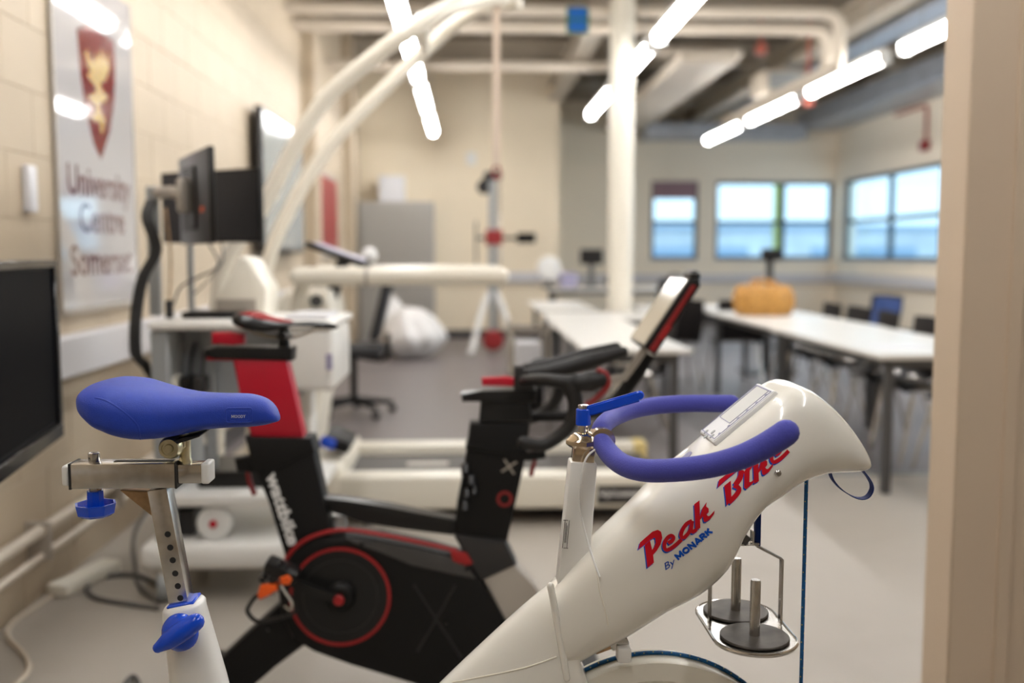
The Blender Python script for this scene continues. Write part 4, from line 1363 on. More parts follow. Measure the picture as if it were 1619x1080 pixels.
# legs
part('rear_leg', pprism([(462, 935), (400, 992), (346, 1042), (305, 1120), (300, 1142), (345, 1142), (388, 1084), (440, 1045), (486, 1012)], WY, 0.035, 0.035, 0.008), 'black_matte', wb)
part('front_leg', pprism([(759, 905), (814, 885), (845, 922), (882, 985), (935, 1085), (960, 1142), (910, 1142), (860, 1070), (808, 990)], WY, 0.04, 0.04, 0.008), 'silver_grey', wb, 'silver front leg')
for px in (318, 935):
    q = W(px, 1100, WY)
    bm = NB(); bx(q.x - 0.04, q.x + 0.04, WY - 0.27, WY + 0.27, 0.012, 0.06, 0.012, bm=bm, seg=2)
    fb = part('foot_bar', bm, 'black_matte', wb)
    for s in (-1, 1):
        bm = NB(); cyl(bm, (q.x, WY + s * 0.23, 0.0), (q.x, WY + s * 0.23, 0.014), 0.025, 12)
        part('rubber_foot', bm, 'black_rubber', fb)
part('neck', pprism([(716, 838), (798, 848), (816, 886), (757, 914), (740, 880)], WY, 0.045, 0.045, 0.01), 'charcoal', wb)
part('head_tube', pprism([(743, 666), (837, 667), (832, 705), (826, 735), (812, 800), (801, 852), (719, 841), (722, 800), (734, 735), (739, 700)], WY, 0.036, 0.036, 0.008), 'black_matte', wb)
hp = part('head_clamp', pprism([(739, 697), (836, 712), (861, 702), (861, 720), (833, 724), (736, 706)], WY, 0.042, 0.042, 0.003), 'black_matte', wb)
# marks on head tube
c = W(805, 738, WY - 0.037)
bm = NB()
for s in (-1, 1):
    box(bm, (c.x, WY - 0.0372, c.z), (0.047, 0.0012, 0.005), 0, (0, R(45 * s + 12), 0))
part('white_cross_mark', bm, 'silver_grey', hp)
part('red_circle_mark', ring_bm(798, 789, WY - 0.037, 10.5, 5, 0.0012, WY - 0.0375), 'red_dark', hp)
part('handlebar_post', pprism([(757, 664), (840, 664), (834, 616), (761, 616)], WY, 0.028, 0.028, 0.005), 'black_satin', wb)
part('handlebar_slider', pprism([(729, 620), (731, 633), (762, 632), (845, 633), (848, 614), (762, 616)], WY, 0.034, 0.034, 0.004), 'black_satin', wb)
part('red_lever', pprism([(761, 597), (800, 595), (812, 597), (812, 610), (762, 609)], WY - 0.02, 0.016, 0.016, 0.004), 'red_paint', wb, 'red locking lever')
part('stem', pprism([(812, 578), (826, 577), (840, 600), (846, 616), (812, 616)], WY, 0.03, 0.03, 0.006), 'charcoal', wb)
# handlebars
for s, nm in ((-1, 'near'), (1, 'far')):
    Yb = WY + s * 0.20
    A_ = [W(828, 602, WY), W(832, 601, WY + s * 0.08)]
    base_pts = [(862, 603, 0.17), (895, 604, 0.20), (925, 602, 0.20)]
    # points taken on the centre plane and shifted sideways
    pts = A_ + [Vector((W(x, y, WY - 0.2).x, WY + s * d_, W(x, y, WY - 0.2).z)) for x, y, d_ in base_pts]
    bm = NB(); tube(bm, pts, [0.014, 0.014, 0.015, 0.018, 0.019], 12, 5, 'round')
    hb = part('handlebar', bm, 'black_grip', wb)
    q = [(900, 606), (910, 640), (898, 676), (862, 703), (828, 700)]
    bm = NB(); tube(bm, [Vector((W(x, y, WY - 0.2).x, Yb, W(x, y, WY - 0.2).z)) for x, y in q], [0.021, 0.019, 0.017, 0.016, 0.016], 12, 5, 'round')
    part('drop', bm, 'black_grip', hb)
    q = [(912, 606), (932, 603), (948, 600)]
    bm = NB(); tube(bm, [Vector((W(x, y, WY - 0.2).x, Yb, W(x, y, WY - 0.2).z)) for x, y in q], [0.022, 0.027, 0.021], 14, 4, 'round')
    part('hood', bm, 'black_grip', hb)
    q = [(944, 584), (958, 593), (960, 610), (942, 630), (926, 640)]
    bm = NB(); tube(bm, [Vector((W(x, y, WY - 0.2).x, Yb - 0.004, W(x, y, WY - 0.2).z)) for x, y in q], 0.008, 8, 4)
    part('hood_rim', bm, 'red_dark', hb, 'red rim')
    # aero pads
    q = [(836, 590), (880, 585), (930, 572), (985, 556)]
    bm = NB(); tube(bm, [Vector((W(x, y, WY - 0.06).x, WY + s * 0.06, W(x, y, WY - 0.06).z)) for x, y in q], [0.013, 0.020, 0.022, 0.014], 12, 4, 'round')
    part('aero_bar', bm, 'black_grip', wb)
# tablet and holder
TYn, TYf = 2.50, 2.715
P = [W(1018, 549, TYn), W(1090, 442, TYn), W(1106, 440, TYn), W(1108, 452, TYn), W(1036, 562, TYn)]
bm = NB(); prism(bm, P, TYn, TYf, 0.004)
tab = part('tablet_holder', bm, 'black_satin', wb)
part('red_side', pprism([(1026, 552), (1094, 450), (1100, 452), (1034, 557)], TYn - 0.0005, 0.003, 0.0, 0.0), 'red_dark', tab, 'red side strip')
part('red_lamp', pprism([(1040, 533), (1055, 512), (1062, 516), (1048, 538)], TYn - 0.003, 0.003, 0.0, 0.0), 'red_line', tab)
a = W(1018, 549, TYn); b = W(1090, 442, TYn)
dv = (b - a).normalized(); nv = Vector((-dv.z, 0, dv.x))
bm = NB()
m0 = a + dv * 0.006 + nv * 0.001; m1 = b - dv * 0.004 + nv * 0.001
vs = []
for p in (m0, m1):
    for y in (TYn + 0.006, TYf - 0.006):
        vs.append((p, y))
quad = [(m0, TYn + 0.006), (m1, TYn + 0.006), (m1, TYf - 0.006), (m0, TYf - 0.006)]
lo = [bm.verts.new((p.x, y, p.z)) for p, y in quad]; hi = [bm.verts.new((p.x + nv.x * 0.004, y, p.z + nv.z * 0.004)) for p, y in quad]
bm.faces.new(lo); bm.faces.new(list(reversed(hi)))
for k in range(4):
    bm.faces.new((lo[k], hi[k], hi[(k + 1) % 4], lo[(k + 1) % 4]))
part('tablet_screen', bm, 'screen_cream', tab, 'pale reflective screen')
c = W(1096, 436, 2.55)
bm = NB(); tube(bm, [(c.x, 2.53, c.z), (c.x, 2.60, c.z)], 0.015, 12, 0, 'round')
part('top_clip', bm, 'black_satin', tab)
bm = NB(); tube(bm, [W(1026, 560, 2.6), W(1000, 600, 2.6), W(975, 632, 2.6), W(930, 655, 2.6), W(838, 660, 2.6)], [0.02, 0.02, 0.018, 0.014, 0.012], 12, 4)
part('tablet_arm', bm, 'black_matte', wb)
bm = NB(); tube(bm, [W(920, 598, 2.56), W(955, 601, 2.56), W(987, 597, 2.56), W(1003, 575, 2.56), W(1020, 550, 2.56)], 0.004, flat=(0.02, 0.007), up=(0, 1, 0))
part('wire_bracket', bm, 'silver_grey', wb)
# lead and levers on the head tube
bm = NB()
for (x, y, r) in ((736, 742, 0.012), (745, 760, 0.012), (738, 780, 0.010), (750, 775, 0.009), (735, 800, 0.009)):
    e = W(x, y, WY - 0.045)
    cyl(bm, (e.x, e.y - 0.012, e.z - 0.01), (e.x, e.y, e.z + 0.012), r, 10)
part('coiled_strap', bm, 'black_gloss', wb, kind='stuff')
bm = NB(); tube(bm, [W(843, 700, WY - 0.02), W(845, 728, WY - 0.02), W(839, 752, WY - 0.02)], 0.0, flat=(0.02, 0.010), up=(1, 0, 0))
part('red_tab', bm, 'red_dark', wb, 'red strap tab')
# top beam
bt = [(468, 783), (500, 781), (560, 789), (620, 799), (722, 819), (800, 828), (800, 850), (722, 842), (640, 832), (568, 820), (500, 800)]
part('top_beam', pprism(bt, WY, 0.028, 0.028, 0.012), 'black_satin', wb)
bm = NB(); q = W(*c3(378, 637), WY + 0.02); lathe(bm, [(0.0, -0.02), (0.016, -0.018), (0.02, 0), (0.016, 0.018), (0, 0.02)], q, (0, 0, 1), 16)
part('white_grommet', bm, 'white_plastic', wb)
# seat tube
st_ = part('seat_tube', pprism([(395, 688), (495, 690), (512, 770), (530, 850), (470, 868), (456, 880), (449, 850), (430, 788), (414, 748)], WY, 0.042, 0.042, 0.01), 'black_matte', wb)
part('seat_tube_collar', pprism([(393, 686), (496, 688), (503, 712), (420, 745), (412, 748), (402, 720)], WY, 0.046, 0.046, 0.006), 'black_matte', wb)
part('seat_lever', pprism([(373, 724), (400, 718), (412, 745), (404, 746), (377, 743)], WY, 0.02, 0.02, 0.004), 'black_matte', wb)
bm = NB(); tube(bm, [W(392, 745, WY), W(396, 765, WY), W(403, 782, WY)], 0.0, flat=(0.018, 0.010), up=(1, 0, 0))
part('red_tab', bm, 'red_dark', wb, 'red strap tab')
tb = text_bm('wattbike', 0.044, 0.0018)
a = W(421, 752, WY - 0.043); b = W(457, 864, WY - 0.043)
L = max(v.co.x for v in tb.verts)
bmesh.ops.scale(tb, vec=((b - a).length / L, 1.0, 1), verts=tb.verts)
xd = (b - a).normalized(); yd = Vector((-xd.z, 0, xd.x))
place(tb, Vector((a.x, WY - 0.0428, a.z)), (xd.x, 0, xd.z), (yd.x, 0, yd.z))
part('lettering', tb, 'print_white', st_)
part('seat_post', pprism([(371, 566), (456, 566), (470, 630), (484, 692), (401, 692), (385, 630)], WY, 0.03, 0.03, 0.006), 'red_paint', wb, 'red seat post')
bm = NB()
for k in range(16):
    q = W(416 + k * 0.9, 575 + k * 7, WY - 0.0305); box(bm, (q.x, WY - 0.0302, q.z), (0.006, 0.001, 0.0015))
part('height_scale', bm, 'red_dark', wb, kind='stuff')
part('saddle_slider', pprism([(329, 550), (329, 562), (345, 565), (465, 569), (466, 548), (345, 547)], WY, 0.034, 0.034, 0.004), 'black_satin', wb)
part('slider_rail', pprism([(331, 563), (331, 568), (456, 571), (456, 566)], WY, 0.028, 0.028, 0.001), 'red_paint', wb)
part('red_lever', pprism([(337, 526), (370, 525), (388, 528), (388, 543), (372, 545), (337, 543)], WY - 0.012, 0.018, 0.018, 0.004), 'red_paint', wb, 'red locking lever')
bm = NB(); cyl(bm, W(449, 548, WY), W(449, 518, WY), 0.016, 14, 0.012); cyl(bm, (W(449, 530, WY).x, WY - 0.035, W(449, 530, WY).z), (W(449, 530, WY).x, WY + 0.035, W(449, 530, WY).z), 0.012, 12)
part('saddle_clamp', bm, 'black_satin', wb)
ws = [(371, 500, 506, 0.035), (376, 495, 514, 0.06), (388, 494, 521, 0.068), (405, 498, 525, 0.066), (425, 504, 526, 0.055), (445, 508, 522, 0.042), (465, 509, 516, 0.032), (490, 508, 517, 0.026), (515, 509, 520, 0.023), (528, 512, 521, 0.017), (534, 515, 519, 0.007)]
sd = part('saddle', saddle_bm(ws, WY, 20, 3), 'black_satin', wb)
for s in (-1, 1):
    bm = NB(); tube(bm, [W(382, 495.2, WY) + Vector((0, s * 0.03, -0.001)), W(405, 500, WY) + Vector((0, s * 0.032, 0.0)), W(430, 506, WY) + Vector((0, s * 0.018, 0.0)), W(462, 510, WY) + Vector((0, s * 0.009, 0.001))], [0.004, 0.011, 0.008, 0.003], 8, 4, flat=None)
    part('red_stripe', bm, 'red_line', sd)
    bm = NB(); tube(bm, [W(392, 520, WY) + Vector((0, s * 0.022, 0)), W(420, 531, WY) + Vector((0, s * 0.022, 0)), W(465, 533, WY) + Vector((0, s * 0.02, 0)), W(505, 518, WY) + Vector((0, s * 0.008, 0))], 0.003, 6, 4)
    part('saddle_rail', bm, 'chrome', wb)

# ================================================================= WHITE AND BLUE EXERCISE BIKE (FOREGROUND)
Y0 = 1.45
def VPs(p, k):
    return (740 + (p[0] - 740) * k, 400 + (p[1] - 400) * k)
pb = thing('exercise_bike', 'white ergometer bike with blue saddle, blue foam handlebar and red lettering, nearest the viewer', 'exercise bike', (W(800, 900, Y0).x, Y0, 0))
UL = [((868, 919), (899, 1058), .052), ((905, 877), (942, 1032), .060), ((940, 842), (992, 1005), .066), ((990, 796), (1056, 972), .073), ((1045, 743), (1106, 945), .080),
      ((1100, 699), (1148, 905), .085), ((1145, 662), (1173, 851), .088), ((1180, 633), (1200, 811), .090), ((1206, 611), (1232, 788), .090), ((1230, 600), (1264, 766), .088),
      ((1256, 606), (1296, 752), .084), ((1285, 626), (1322, 747), .079), ((1312, 652), (1341, 745), .072), ((1336, 682), (1353, 742), .062), ((1354, 708), (1360, 737), .048), ((1362, 722), (1363, 734), .030)]
def cover_rings(UL, n=64, sub=5, ntop=4.6, nbot=2.6, ku=1.02, kl=0.978, Y=Y0):
    fd = [1.0 if i <= 9 else max(0.0, 1 - (i - 9) / (len(UL) - 10)) for i in range(len(UL))]
    Us = smooth_path([W(*VPs(u, 1 + (ku - 1) * fd[i]), Y) for i, (u, l, w_) in enumerate(UL)], sub)
    Ls = smooth_path([W(*VPs(l, 1 + (kl - 1) * fd[i] * (1 if i > 2 else 0.5)), Y) for i, (u, l, w_) in enumerate(UL)], sub)
    Ws = smooth_path([(w_, 0, 0) for u, l, w_ in UL], sub)
    rings = []
    for u, l, w_ in zip(Us, Ls, Ws):
        c_ = (u + l) / 2; a_ = (u - l) / 2
        ring = []
        for k in range(n):
            t_ = 2 * PI * (k + 0.5) / n
            ct, s_ = math.cos(t_), math.sin(t_)
            e = ntop if ct > 0 else nbot
            A_ = math.copysign(abs(ct) ** (2 / e), ct); B_ = math.copysign(abs(s_) ** (2 / e), s_)
            wid = w_.x * (1 - 0.16 * max(0, A_) ** 1.5)
            ring.append(c_ + a_ * A_ + Vector((0, B_ * wid, 0)))
        rings.append(ring)
    return rings
bm = NB(); loft(bm, cover_rings(UL))
cover = part('flywheel_cover', bm, 'cream_gloss', pb, 'large glossy white moulded cover', ang=50)
ctree = tree_of(cover)
FL = [((884, 915), (915, 1040), .040), ((868, 925), (925, 1062), .044), ((820, 965), (938, 1100), .048), ((760, 1020), (928, 1150), .050), ((697, 1080), (890, 1215), .050), ((630, 1150), (800, 1290), .05), ((575, 1225), (690, 1370), .05), ((530, 1320), (590, 1470), .045)]
bm = NB(); loft(bm, cover_rings(FL, ku=1.0, kl=1.0, ntop=2.6, nbot=3.0))
fair = part('frame_fairing', bm, 'cream_gloss_frame', pb, ang=50)
ftree = tree_of(fair)
def surf_tube(pts, Yg, tree, r, m, name, sm=4, off=0.0, parent=pb, label=None):
    P = smooth_path([W(x, y, Yg) for x, y in pts], sm)
    out = []
    for p in P:
        h = tree.ray_cast(Vector((p.x, 0.5, p.z)), Vector((0, 1, 0)))
        if h[0] is not None:
            out.append(Vector((p.x, h[0].y - off, p.z)))
    bm = NB(); tube(bm, out, r, 10)
    return part(name, bm, m, parent, label)
bm = NB(); tube(bm, [W(x, y, Y0 - 0.047) for x, y in ((870, 926), (874, 945), (881, 985), (889, 1030), (896, 1072))], 0.0052, 12, 4, 'round')
part('seam_rib', bm, 'cream_gloss', pb)
surf_tube([(945, 905), (949, 935), (958, 970), (962, 990)], Y0 - 0.066, ctree, 0.0012, 'cream_paint', 'seam_line')
surf_tube([(700, 1098), (760, 1078), (830, 1058), (880, 1040)], Y0 - 0.05, ftree, 0.0012, 'cream_paint', 'seam_line')
# hidden lower frame, so that the bike stands on the floor
bm = NB(); tube(bm, [W(560, 1400, Y0), W(480, 1560, Y0), W(420, 1650, Y0)], [0.05, 0.045, 0.04], 16, 3)
part('rear_frame', bm, 'cream_gloss_frame', pb)
bm = NB(); tube(bm, [W(640, 1400, Y0), W(800, 1560, Y0), W(1030, 1640, Y0), W(1200, 1650, Y0)], [0.04, 0.03, 0.03, 0.03], 16, 4)
part('front_frame', bm, 'cream_gloss_frame', pb)
for px in (420, 1200):
    q = W(px, 1600, Y0)
    bm = NB(); tube(bm, [(q.x, Y0 - 0.27, 0.035), (q.x, Y0 + 0.27, 0.035)], 0.03, 16, 0, 'round')
    fb = part('foot_bar', bm, 'cream_gloss_frame', pb)
    for s in (-1, 1):
        bm = NB(); cyl(bm, (q.x, Y0 + s * 0.23, 0.0), (q.x, Y0 + s * 0.23, 0.02), 0.028, 16)
        part('rubber_foot', bm, 'black_rubber', fb)
# flywheel
fc = W(1030, 1256, Y0); FR = 240 * Y0 / F_PX
bm = NB(); lathe(bm, [(0.02, -0.012), (0.06, -0.012), (0.07, -0.004), (FR - 0.045, -0.004), (FR - 0.03, -0.024), (FR - 0.002, -0.026), (FR, -0.022), (FR - 0.001, -0.008), (FR - 0.001, 0.008), (FR, 0.022), (FR - 0.002, 0.026), (FR - 0.03, 0.024), (FR - 0.045, 0.004), (0.07, 0.004), (0.06, 0.012), (0.02, 0.012)], fc, (0, 1, 0), 96)
fly = part('flywheel', bm, 'cream_plastic', pb)
bm = NB(); cyl(bm, (fc.x, Y0 - 0.06, fc.z), (fc.x, Y0 + 0.06, fc.z), 0.012, 16)
part('axle', bm, 'chrome', fly)
for s in (-1, 1):
    bm = NB(); tube(bm, [(W(920, 1110, Y0).x, Y0 + s * 0.045, W(920, 1110, Y0).z), (fc.x, Y0 + s * 0.05, fc.z), (W(1120, 1640, Y0).x, Y0 + s * 0.045, 0.06)], 0.014, 12)
    part('fork_arm', bm, 'cream_gloss_frame', pb)
# brake cord round the flywheel rim and up to the nose
N = 120
ringp = [Vector((fc.x + (FR + 0.002) * math.cos(2 * PI * k / N), Y0 + 0.004, fc.z + (FR + 0.002) * math.sin(2 * PI * k / N))) for k in range(N)]
bm = NB(); tube(bm, ringp, 0.0032, 8, closed=True, up=(0, 1, 0))
cordr = part('brake_cord', bm, 'cord_blue', pb, 'blue cord with yellow flecks')
xt = fc.x + FR + 0.003
zt_ = W(1264, 764, Y0).z
bm = NB(); tube(bm, [(xt, Y0 - 0.012, fc.z), (xt, Y0 - 0.012, zt_ + 0.03)], 0.0030, 8)
cordv = part('brake_cord', bm, 'cord_blue', pb, 'blue cord with yellow flecks')
bm = NB()
rnd = random.Random(3)
z = fc.z; k = 0
while z < zt_ + 0.01:
    a = -PI / 2 + (0.7 if k % 2 else -0.7)
    box(bm, (xt + 0.0028 * math.cos(a), Y0 - 0.012 + 0.0028 * math.sin(a), z), (0.0011, 0.0010, 0.0014)); z += 0.0135; k += 1
part('cord_fleck', bm, 'cord_fleck', cordv, kind='stuff')
bm = NB()
for k in range(100):
    a = 2 * PI * k / 100
    rr = FR + 0.003 + (0.0015 if k % 2 else 0.0)
    box(bm, (fc.x + rr * math.cos(a), Y0 + 0.0010, fc.z + rr * math.sin(a)), (0.0014, 0.0010, 0.0014))
part('cord_fleck', bm, 'cord_fleck', cordr, kind='stuff')
# brake bracket under the cover
bm = NB(); box(bm, W(986, 1033, Y0 - 0.03), (0.021, 0.022, 0.024), 0.004, None, 2)
br = part('brake_block', bm, 'white_enamel', pb)
bm = NB(); box(bm, W(978, 1015, Y0 - 0.02), (0.028, 0.018, 0.014), 0.002, (0, R(-25), 0))
part('bracket', bm, 'chrome', br)
bm = NB(); box(bm, W(958, 1022, Y0 - 0.015), (0.035, 0.02, 0.006), 0.001, (0, R(-20), 0))
part('bracket', bm, 'weld_brown', br)
# crank and pedals (below the picture)
cc = W(585, 1420, Y0)
bm = NB(); lathe(bm, [(0.0, -0.03), (0.09, -0.03), (0.1, -0.02), (0.1, 0.02), (0.09, 0.03), (0, 0.03)], (cc.x, Y0 - 0.02, cc.z), (0, 1, 0), 40)
part('chain_guard', bm, 'cream_gloss_frame', pb)
for s in (-1, 1):
    e = Vector((cc.x + s * 0.12, Y0 + s * 0.09, cc.z - s * 0.11))
    bm = NB(); tube(bm, [(cc.x, Y0 + s * 0.09, cc.z), e], 0, flat=(0.012, 0.024), up=(0, 1, 0)); part('crank_arm', bm, 'chrome', pb)
    bm = NB(); bx(e.x - 0.045, e.x + 0.045, e.y + s * 0.005, e.y + s * 0.105, e.z - 0.012, e.z + 0.012, 0.005, bm=bm); part('pedal', bm, 'black_rubber', pb)
bm = NB(); cyl(bm, (cc.x, Y0 - 0.095, cc.z), (cc.x, Y0 + 0.095, cc.z), 0.01, 12)
part('crank_axle', bm, 'chrome', pb)

# ---- lettering on the cover (traced as real strokes, then laid on the curved side)
g = crop(980, 690, 4.697)
Pk = [
    [(156, 872), (170, 822), (262, 737), (300, 721), (322, 732), (300, 762), (240, 800), (205, 832)],
    [(300, 721), (324, 735), (331, 775), (316, 828), (290, 872), (262, 905), (246, 905), (248, 878), (270, 850), (283, 815), (281, 785), (262, 770), (285, 745)],
    [(203, 838), (242, 800), (262, 900), (268, 962), (220, 1003)]]
def stroke(pts, w_):
    out = []
    n = len(pts)
    ws2 = w_ if isinstance(w_, (list, tuple)) else [w_] * n
    L_, R_ = [], []
    for i, p in enumerate(pts):
        a_, b_ = pts[max(i - 1, 0)], pts[min(i + 1, n - 1)]
        dx, dy = b_[0] - a_[0], b_[1] - a_[1]
        l_ = math.hypot(dx, dy) or 1
        L_.append((p[0] - dy / l_ * ws2[i] / 2, p[1] + dx / l_ * ws2[i] / 2)); R_.append((p[0] + dy / l_ * ws2[i] / 2, p[1] - dx / l_ * ws2[i] / 2))
    return [[L_[i], L_[i + 1], R_[i + 1], R_[i]] for i in range(n - 1)]
def sp2(pts, k=3):
    return [(p.x, p.y) for p in smooth_path([(x, y, 0) for x, y in pts], k)]
ee = stroke(sp2([(372, 812), (402, 792), (412, 768), (396, 756), (370, 772), (350, 805), (344, 842), (360, 864), (395, 848), (432, 818), (470, 780)]), 27)
aa = stroke(sp2([(548, 640), (510, 662), (480, 704), (466, 748), (482, 768), (508, 745), (534, 706), (548, 640)]), 27) + stroke(sp2([(546, 650), (540, 700), (550, 722), (580, 700)]), 27)
kk = [[(566, 520), (605, 489), (604, 600), (606, 690), (570, 712)],
      [(602, 612), (622, 548), (656, 498), (650, 530), (668, 545), (668, 572), (645, 594), (628, 602), (604, 630)],
      [(626, 600), (650, 586), (660, 600), (672, 600), (711, 557), (706, 584), (680, 620), (650, 642), (634, 645), (628, 625)]]
Bb = [[(736, 392), (750, 336), (870, 238), (925, 190), (985, 175), (1005, 200), (975, 245), (940, 275), (905, 285), (930, 262), (955, 228), (940, 218), (880, 262), (790, 340)],
      [(784, 375), (832, 335), (832, 478), (796, 520)],
      ] + stroke(sp2([(910, 255), (898, 310), (862, 366)]), 36) + stroke(sp2([(852, 368), (888, 388), (872, 432), (812, 496)]), 34)
ii = [[(928, 272), (968, 240), (962, 340), (975, 338), (998, 318), (990, 345), (940, 393), (924, 382)], [(940, 215), (975, 190), (972, 222), (942, 240)]]
sh_ = lambda ps, dx, dy: [[(x + dx, y + dy) for x, y in p] for p in ps]
word = Pk + ee + aa + kk + Bb + ii + sh_(kk, 425, -360) + sh_(ee, 780, -675)
YG = Y0 - 0.088
def letters(polys, off, m, nm, d=(0, 0)):
    bm = flat_polys([[g(x + d[0], y + d[1]) for x, y in p] for p in polys], YG)
    refine(bm, 0.006)
    project(bm, ctree, off)
    return part(nm, bm, m, cover)
letters(word, 0.0005, 'letter_blue', 'lettering_shadow', (-8, 12))
letters(word, 0.0009, 'letter_red', 'lettering')
def small_text(s, p0, p1, hpx, bold, m, shear=0.0, sx=None):
    tb = text_bm(s, 1.0, bold, shear)
    xs = [v.co.x for v in tb.verts]; ys = [v.co.y for v in tb.verts]
    a = W(*g(*p0), YG); b = W(*g(*p1), YG)
    L = max(xs) - min(xs)
    hh = hpx / 4.697 * YG / F_PX / 0.7
    bmesh.ops.translate(tb, vec=(-min(xs), 0, 0), verts=tb.verts)
    bmesh.ops.scale(tb, vec=((b - a).length / L, hh, 1), verts=tb.verts)
    xd = (b - a).normalized(); yd = Vector((-xd.z, 0, xd.x))
    place(tb, a, (xd.x, 0, xd.z), (yd.x, 0, yd.z))
    refine(tb, 0.006)
    project(tb, ctree, 0.0007)
    return part('lettering', tb, m, cover)
GL = {'M': [[(0.1, 0), (0.1, 1), (0.45, 0.3), (0.8, 1), (0.8, 0)]], 'O': [[(0.42 + 0.33 * math.cos(t_), 0.5 + 0.4 * math.sin(t_)) for t_ in [2 * PI * k / 14 for k in range(15)]]],
      'N': [[(0.1, 0), (0.1, 1), (0.65, 0), (0.65, 1)]], 'A': [[(0.03, 0), (0.38, 0.95), (0.73, 0)], [(0.17, 0.28), (0.6, 0.28)]], 'R': [[(0.1, 0), (0.1, 0.9), (0.45, 0.9), (0.6, 0.7), (0.45, 0.48), (0.1, 0.46)], [(0.35, 0.46), (0.66, 0)]],
      'K': [[(0.1, 0), (0.1, 1)], [(0.62, 1), (0.15, 0.45)], [(0.28, 0.6), (0.68, 0)]], 'D': [[(0.1, 0), (0.1, 0.9), (0.35, 0.9), (0.6, 0.65), (0.6, 0.3), (0.35, 0.06), (0.1, 0.06)]], 'Y': [[(0.03, 1), (0.33, 0.5), (0.63, 1)], [(0.33, 0.55), (0.33, 0)]]}
ADV = {'M': 0.98, 'O': 0.9, 'N': 0.85, 'A': 0.82, 'R': 0.78, 'K': 0.75, 'D': 0.76, 'Y': 0.7}
def stroked_word(word_, p0, p1, h_, w_, Yp):
    """capitals drawn as strokes from p0 to p1 (photo pixels), height h_"""
    L_ = sum(ADV[c_] for c_ in word_) - 0.1
    ux, uy = (p1[0] - p0[0]) / L_, (p1[1] - p0[1]) / L_
    ln = math.hypot(ux, uy)
    vx, vy = uy / ln * h_, -ux / ln * h_
    polys = []; adv = 0
    for c_ in word_:
        for st_2 in GL[c_]:
            pts = [(p0[0] + ux * (adv + x) + vx * y, p0[1] + uy * (adv + x) + vy * y) for x, y in st_2]
            for a_, b_ in zip(pts, pts[1:]):
                polys += stroke([a_, b_], w_)
            for q in pts[1:-1]:
                polys.append([(q[0] + w_ * 0.5 * math.cos(PI * k / 4), q[1] + w_ * 0.5 * math.sin(PI * k / 4)) for k in range(8)])
        adv += ADV[c_]
    return flat_polys(polys, Yp)
bm = stroked_word('MONARK', g(446, 938), g(694, 722), 9.3, 3.3, YG)
refine(bm, 0.006); project(bm, ctree, 0.0007)
part('lettering', bm, 'letter_blue', cover)
small_text('By', (352, 1016), (436, 958), 52, 0.004, 'ink_blue', 0.4)
# screw on the cover
q = W(1228, 747, Y0 - 0.085)
h = ctree.ray_cast(Vector((q.x, 0.5, q.z)), Vector((0, 1, 0)))[0]
bm = NB(); lathe(bm, [(0.0, -0.0035), (0.003, -0.0035), (0.0048, -0.002), (0.005, 0.0005)], (q.x, h.y, q.z), (0, 1, 0), 16); 
part('screw', bm, 'chrome', cover)
# display panel on the top deck
n0 = W(1129, 703, 1.408); n1 = W(1229, 620, 1.408)
dv = (n1 - n0).normalized(); nv = Vector((-dv.z, 0, dv.x))
Ld = (n1 - n0).length; mid = (n0 + n1) / 2 + nv * 0.003; mid.y = Y0
rotm = Matrix((dv, Vector((0, 1, 0)), nv)).transposed()   # columns: along, across, normal
rotm = Matrix(((dv.x, 0, nv.x), (0, 1, 0), (dv.z, 0, nv.z)))
def deck(cu, cv, ch, su, sv, sh, bev=0.0):
    bm = NB(); box(bm, mid + dv * cu + Vector((0, cv, 0)) + nv * ch, (su, sv, sh), bev, rotm, 2)
    return bm
dp = part('display_panel', deck(0, 0, -0.005, Ld, 0.088, 0.012, 0.004), 'white_plastic', pb, 'white display panel with blue outline')
part('face_plate', deck(0, 0, 0.0011, Ld - 0.006, 0.082, 0.0006), 'label_pale', dp)
part('window', deck(0.016, 0.002, 0.0016, Ld - 0.045, 0.056, 0.0006), 'display_pale', dp)
for (cu, cv, su, sv) in ((0, 0.037, Ld - 0.012, 0.0014), (0, -0.037, Ld - 0.012, 0.0010), (Ld / 2 - 0.006, 0, 0.0014, 0.075), (-Ld / 2 + 0.006, 0, 0.0014, 0.075),
                         (0.016, 0.031, Ld - 0.045, 0.0012), (0.016, -0.027, Ld - 0.045, 0.0008), (Ld / 2 - 0.0075 + 0.001, 0.002, 0.0012, 0.056), (-Ld / 2 + 0.0385, 0.002, 0.0012, 0.056)):
    part('outline', deck(cu, cv, 0.0021, su, sv, 0.0005), 'ink_grey', dp)
for k in range(6):
    part('segment_mark', deck(0.045 - k * 0.0175, -0.0325, 0.0021, 0.004, 0.003, 0.0005), 'ink_grey', dp)
for (u, v) in ((-0.052, 0.018), (-0.058, 0.0), (-0.052, -0.018), (-0.046, -0.006)):
    bm = NB(); lathe(bm, [(0.0, 0.0024), (0.004, 0.0022), (0.0048, 0.0012)], mid + dv * u + Vector((0, v, 0)), nv, 14)
    part('button', bm, 'grey_metal', dp)
# blue sticker just behind the bar
q0 = W(1070, 722, Y0); 
bm = NB(); lathe(bm, [(0.0, 0.001), (0.010, 0.001), (0.010, 0)], W(*VPs((1080, 717), 1.02), Y0) + nv * 0.002, nv, 20)
part('round_sticker', bm, 'display_lilac', cover)

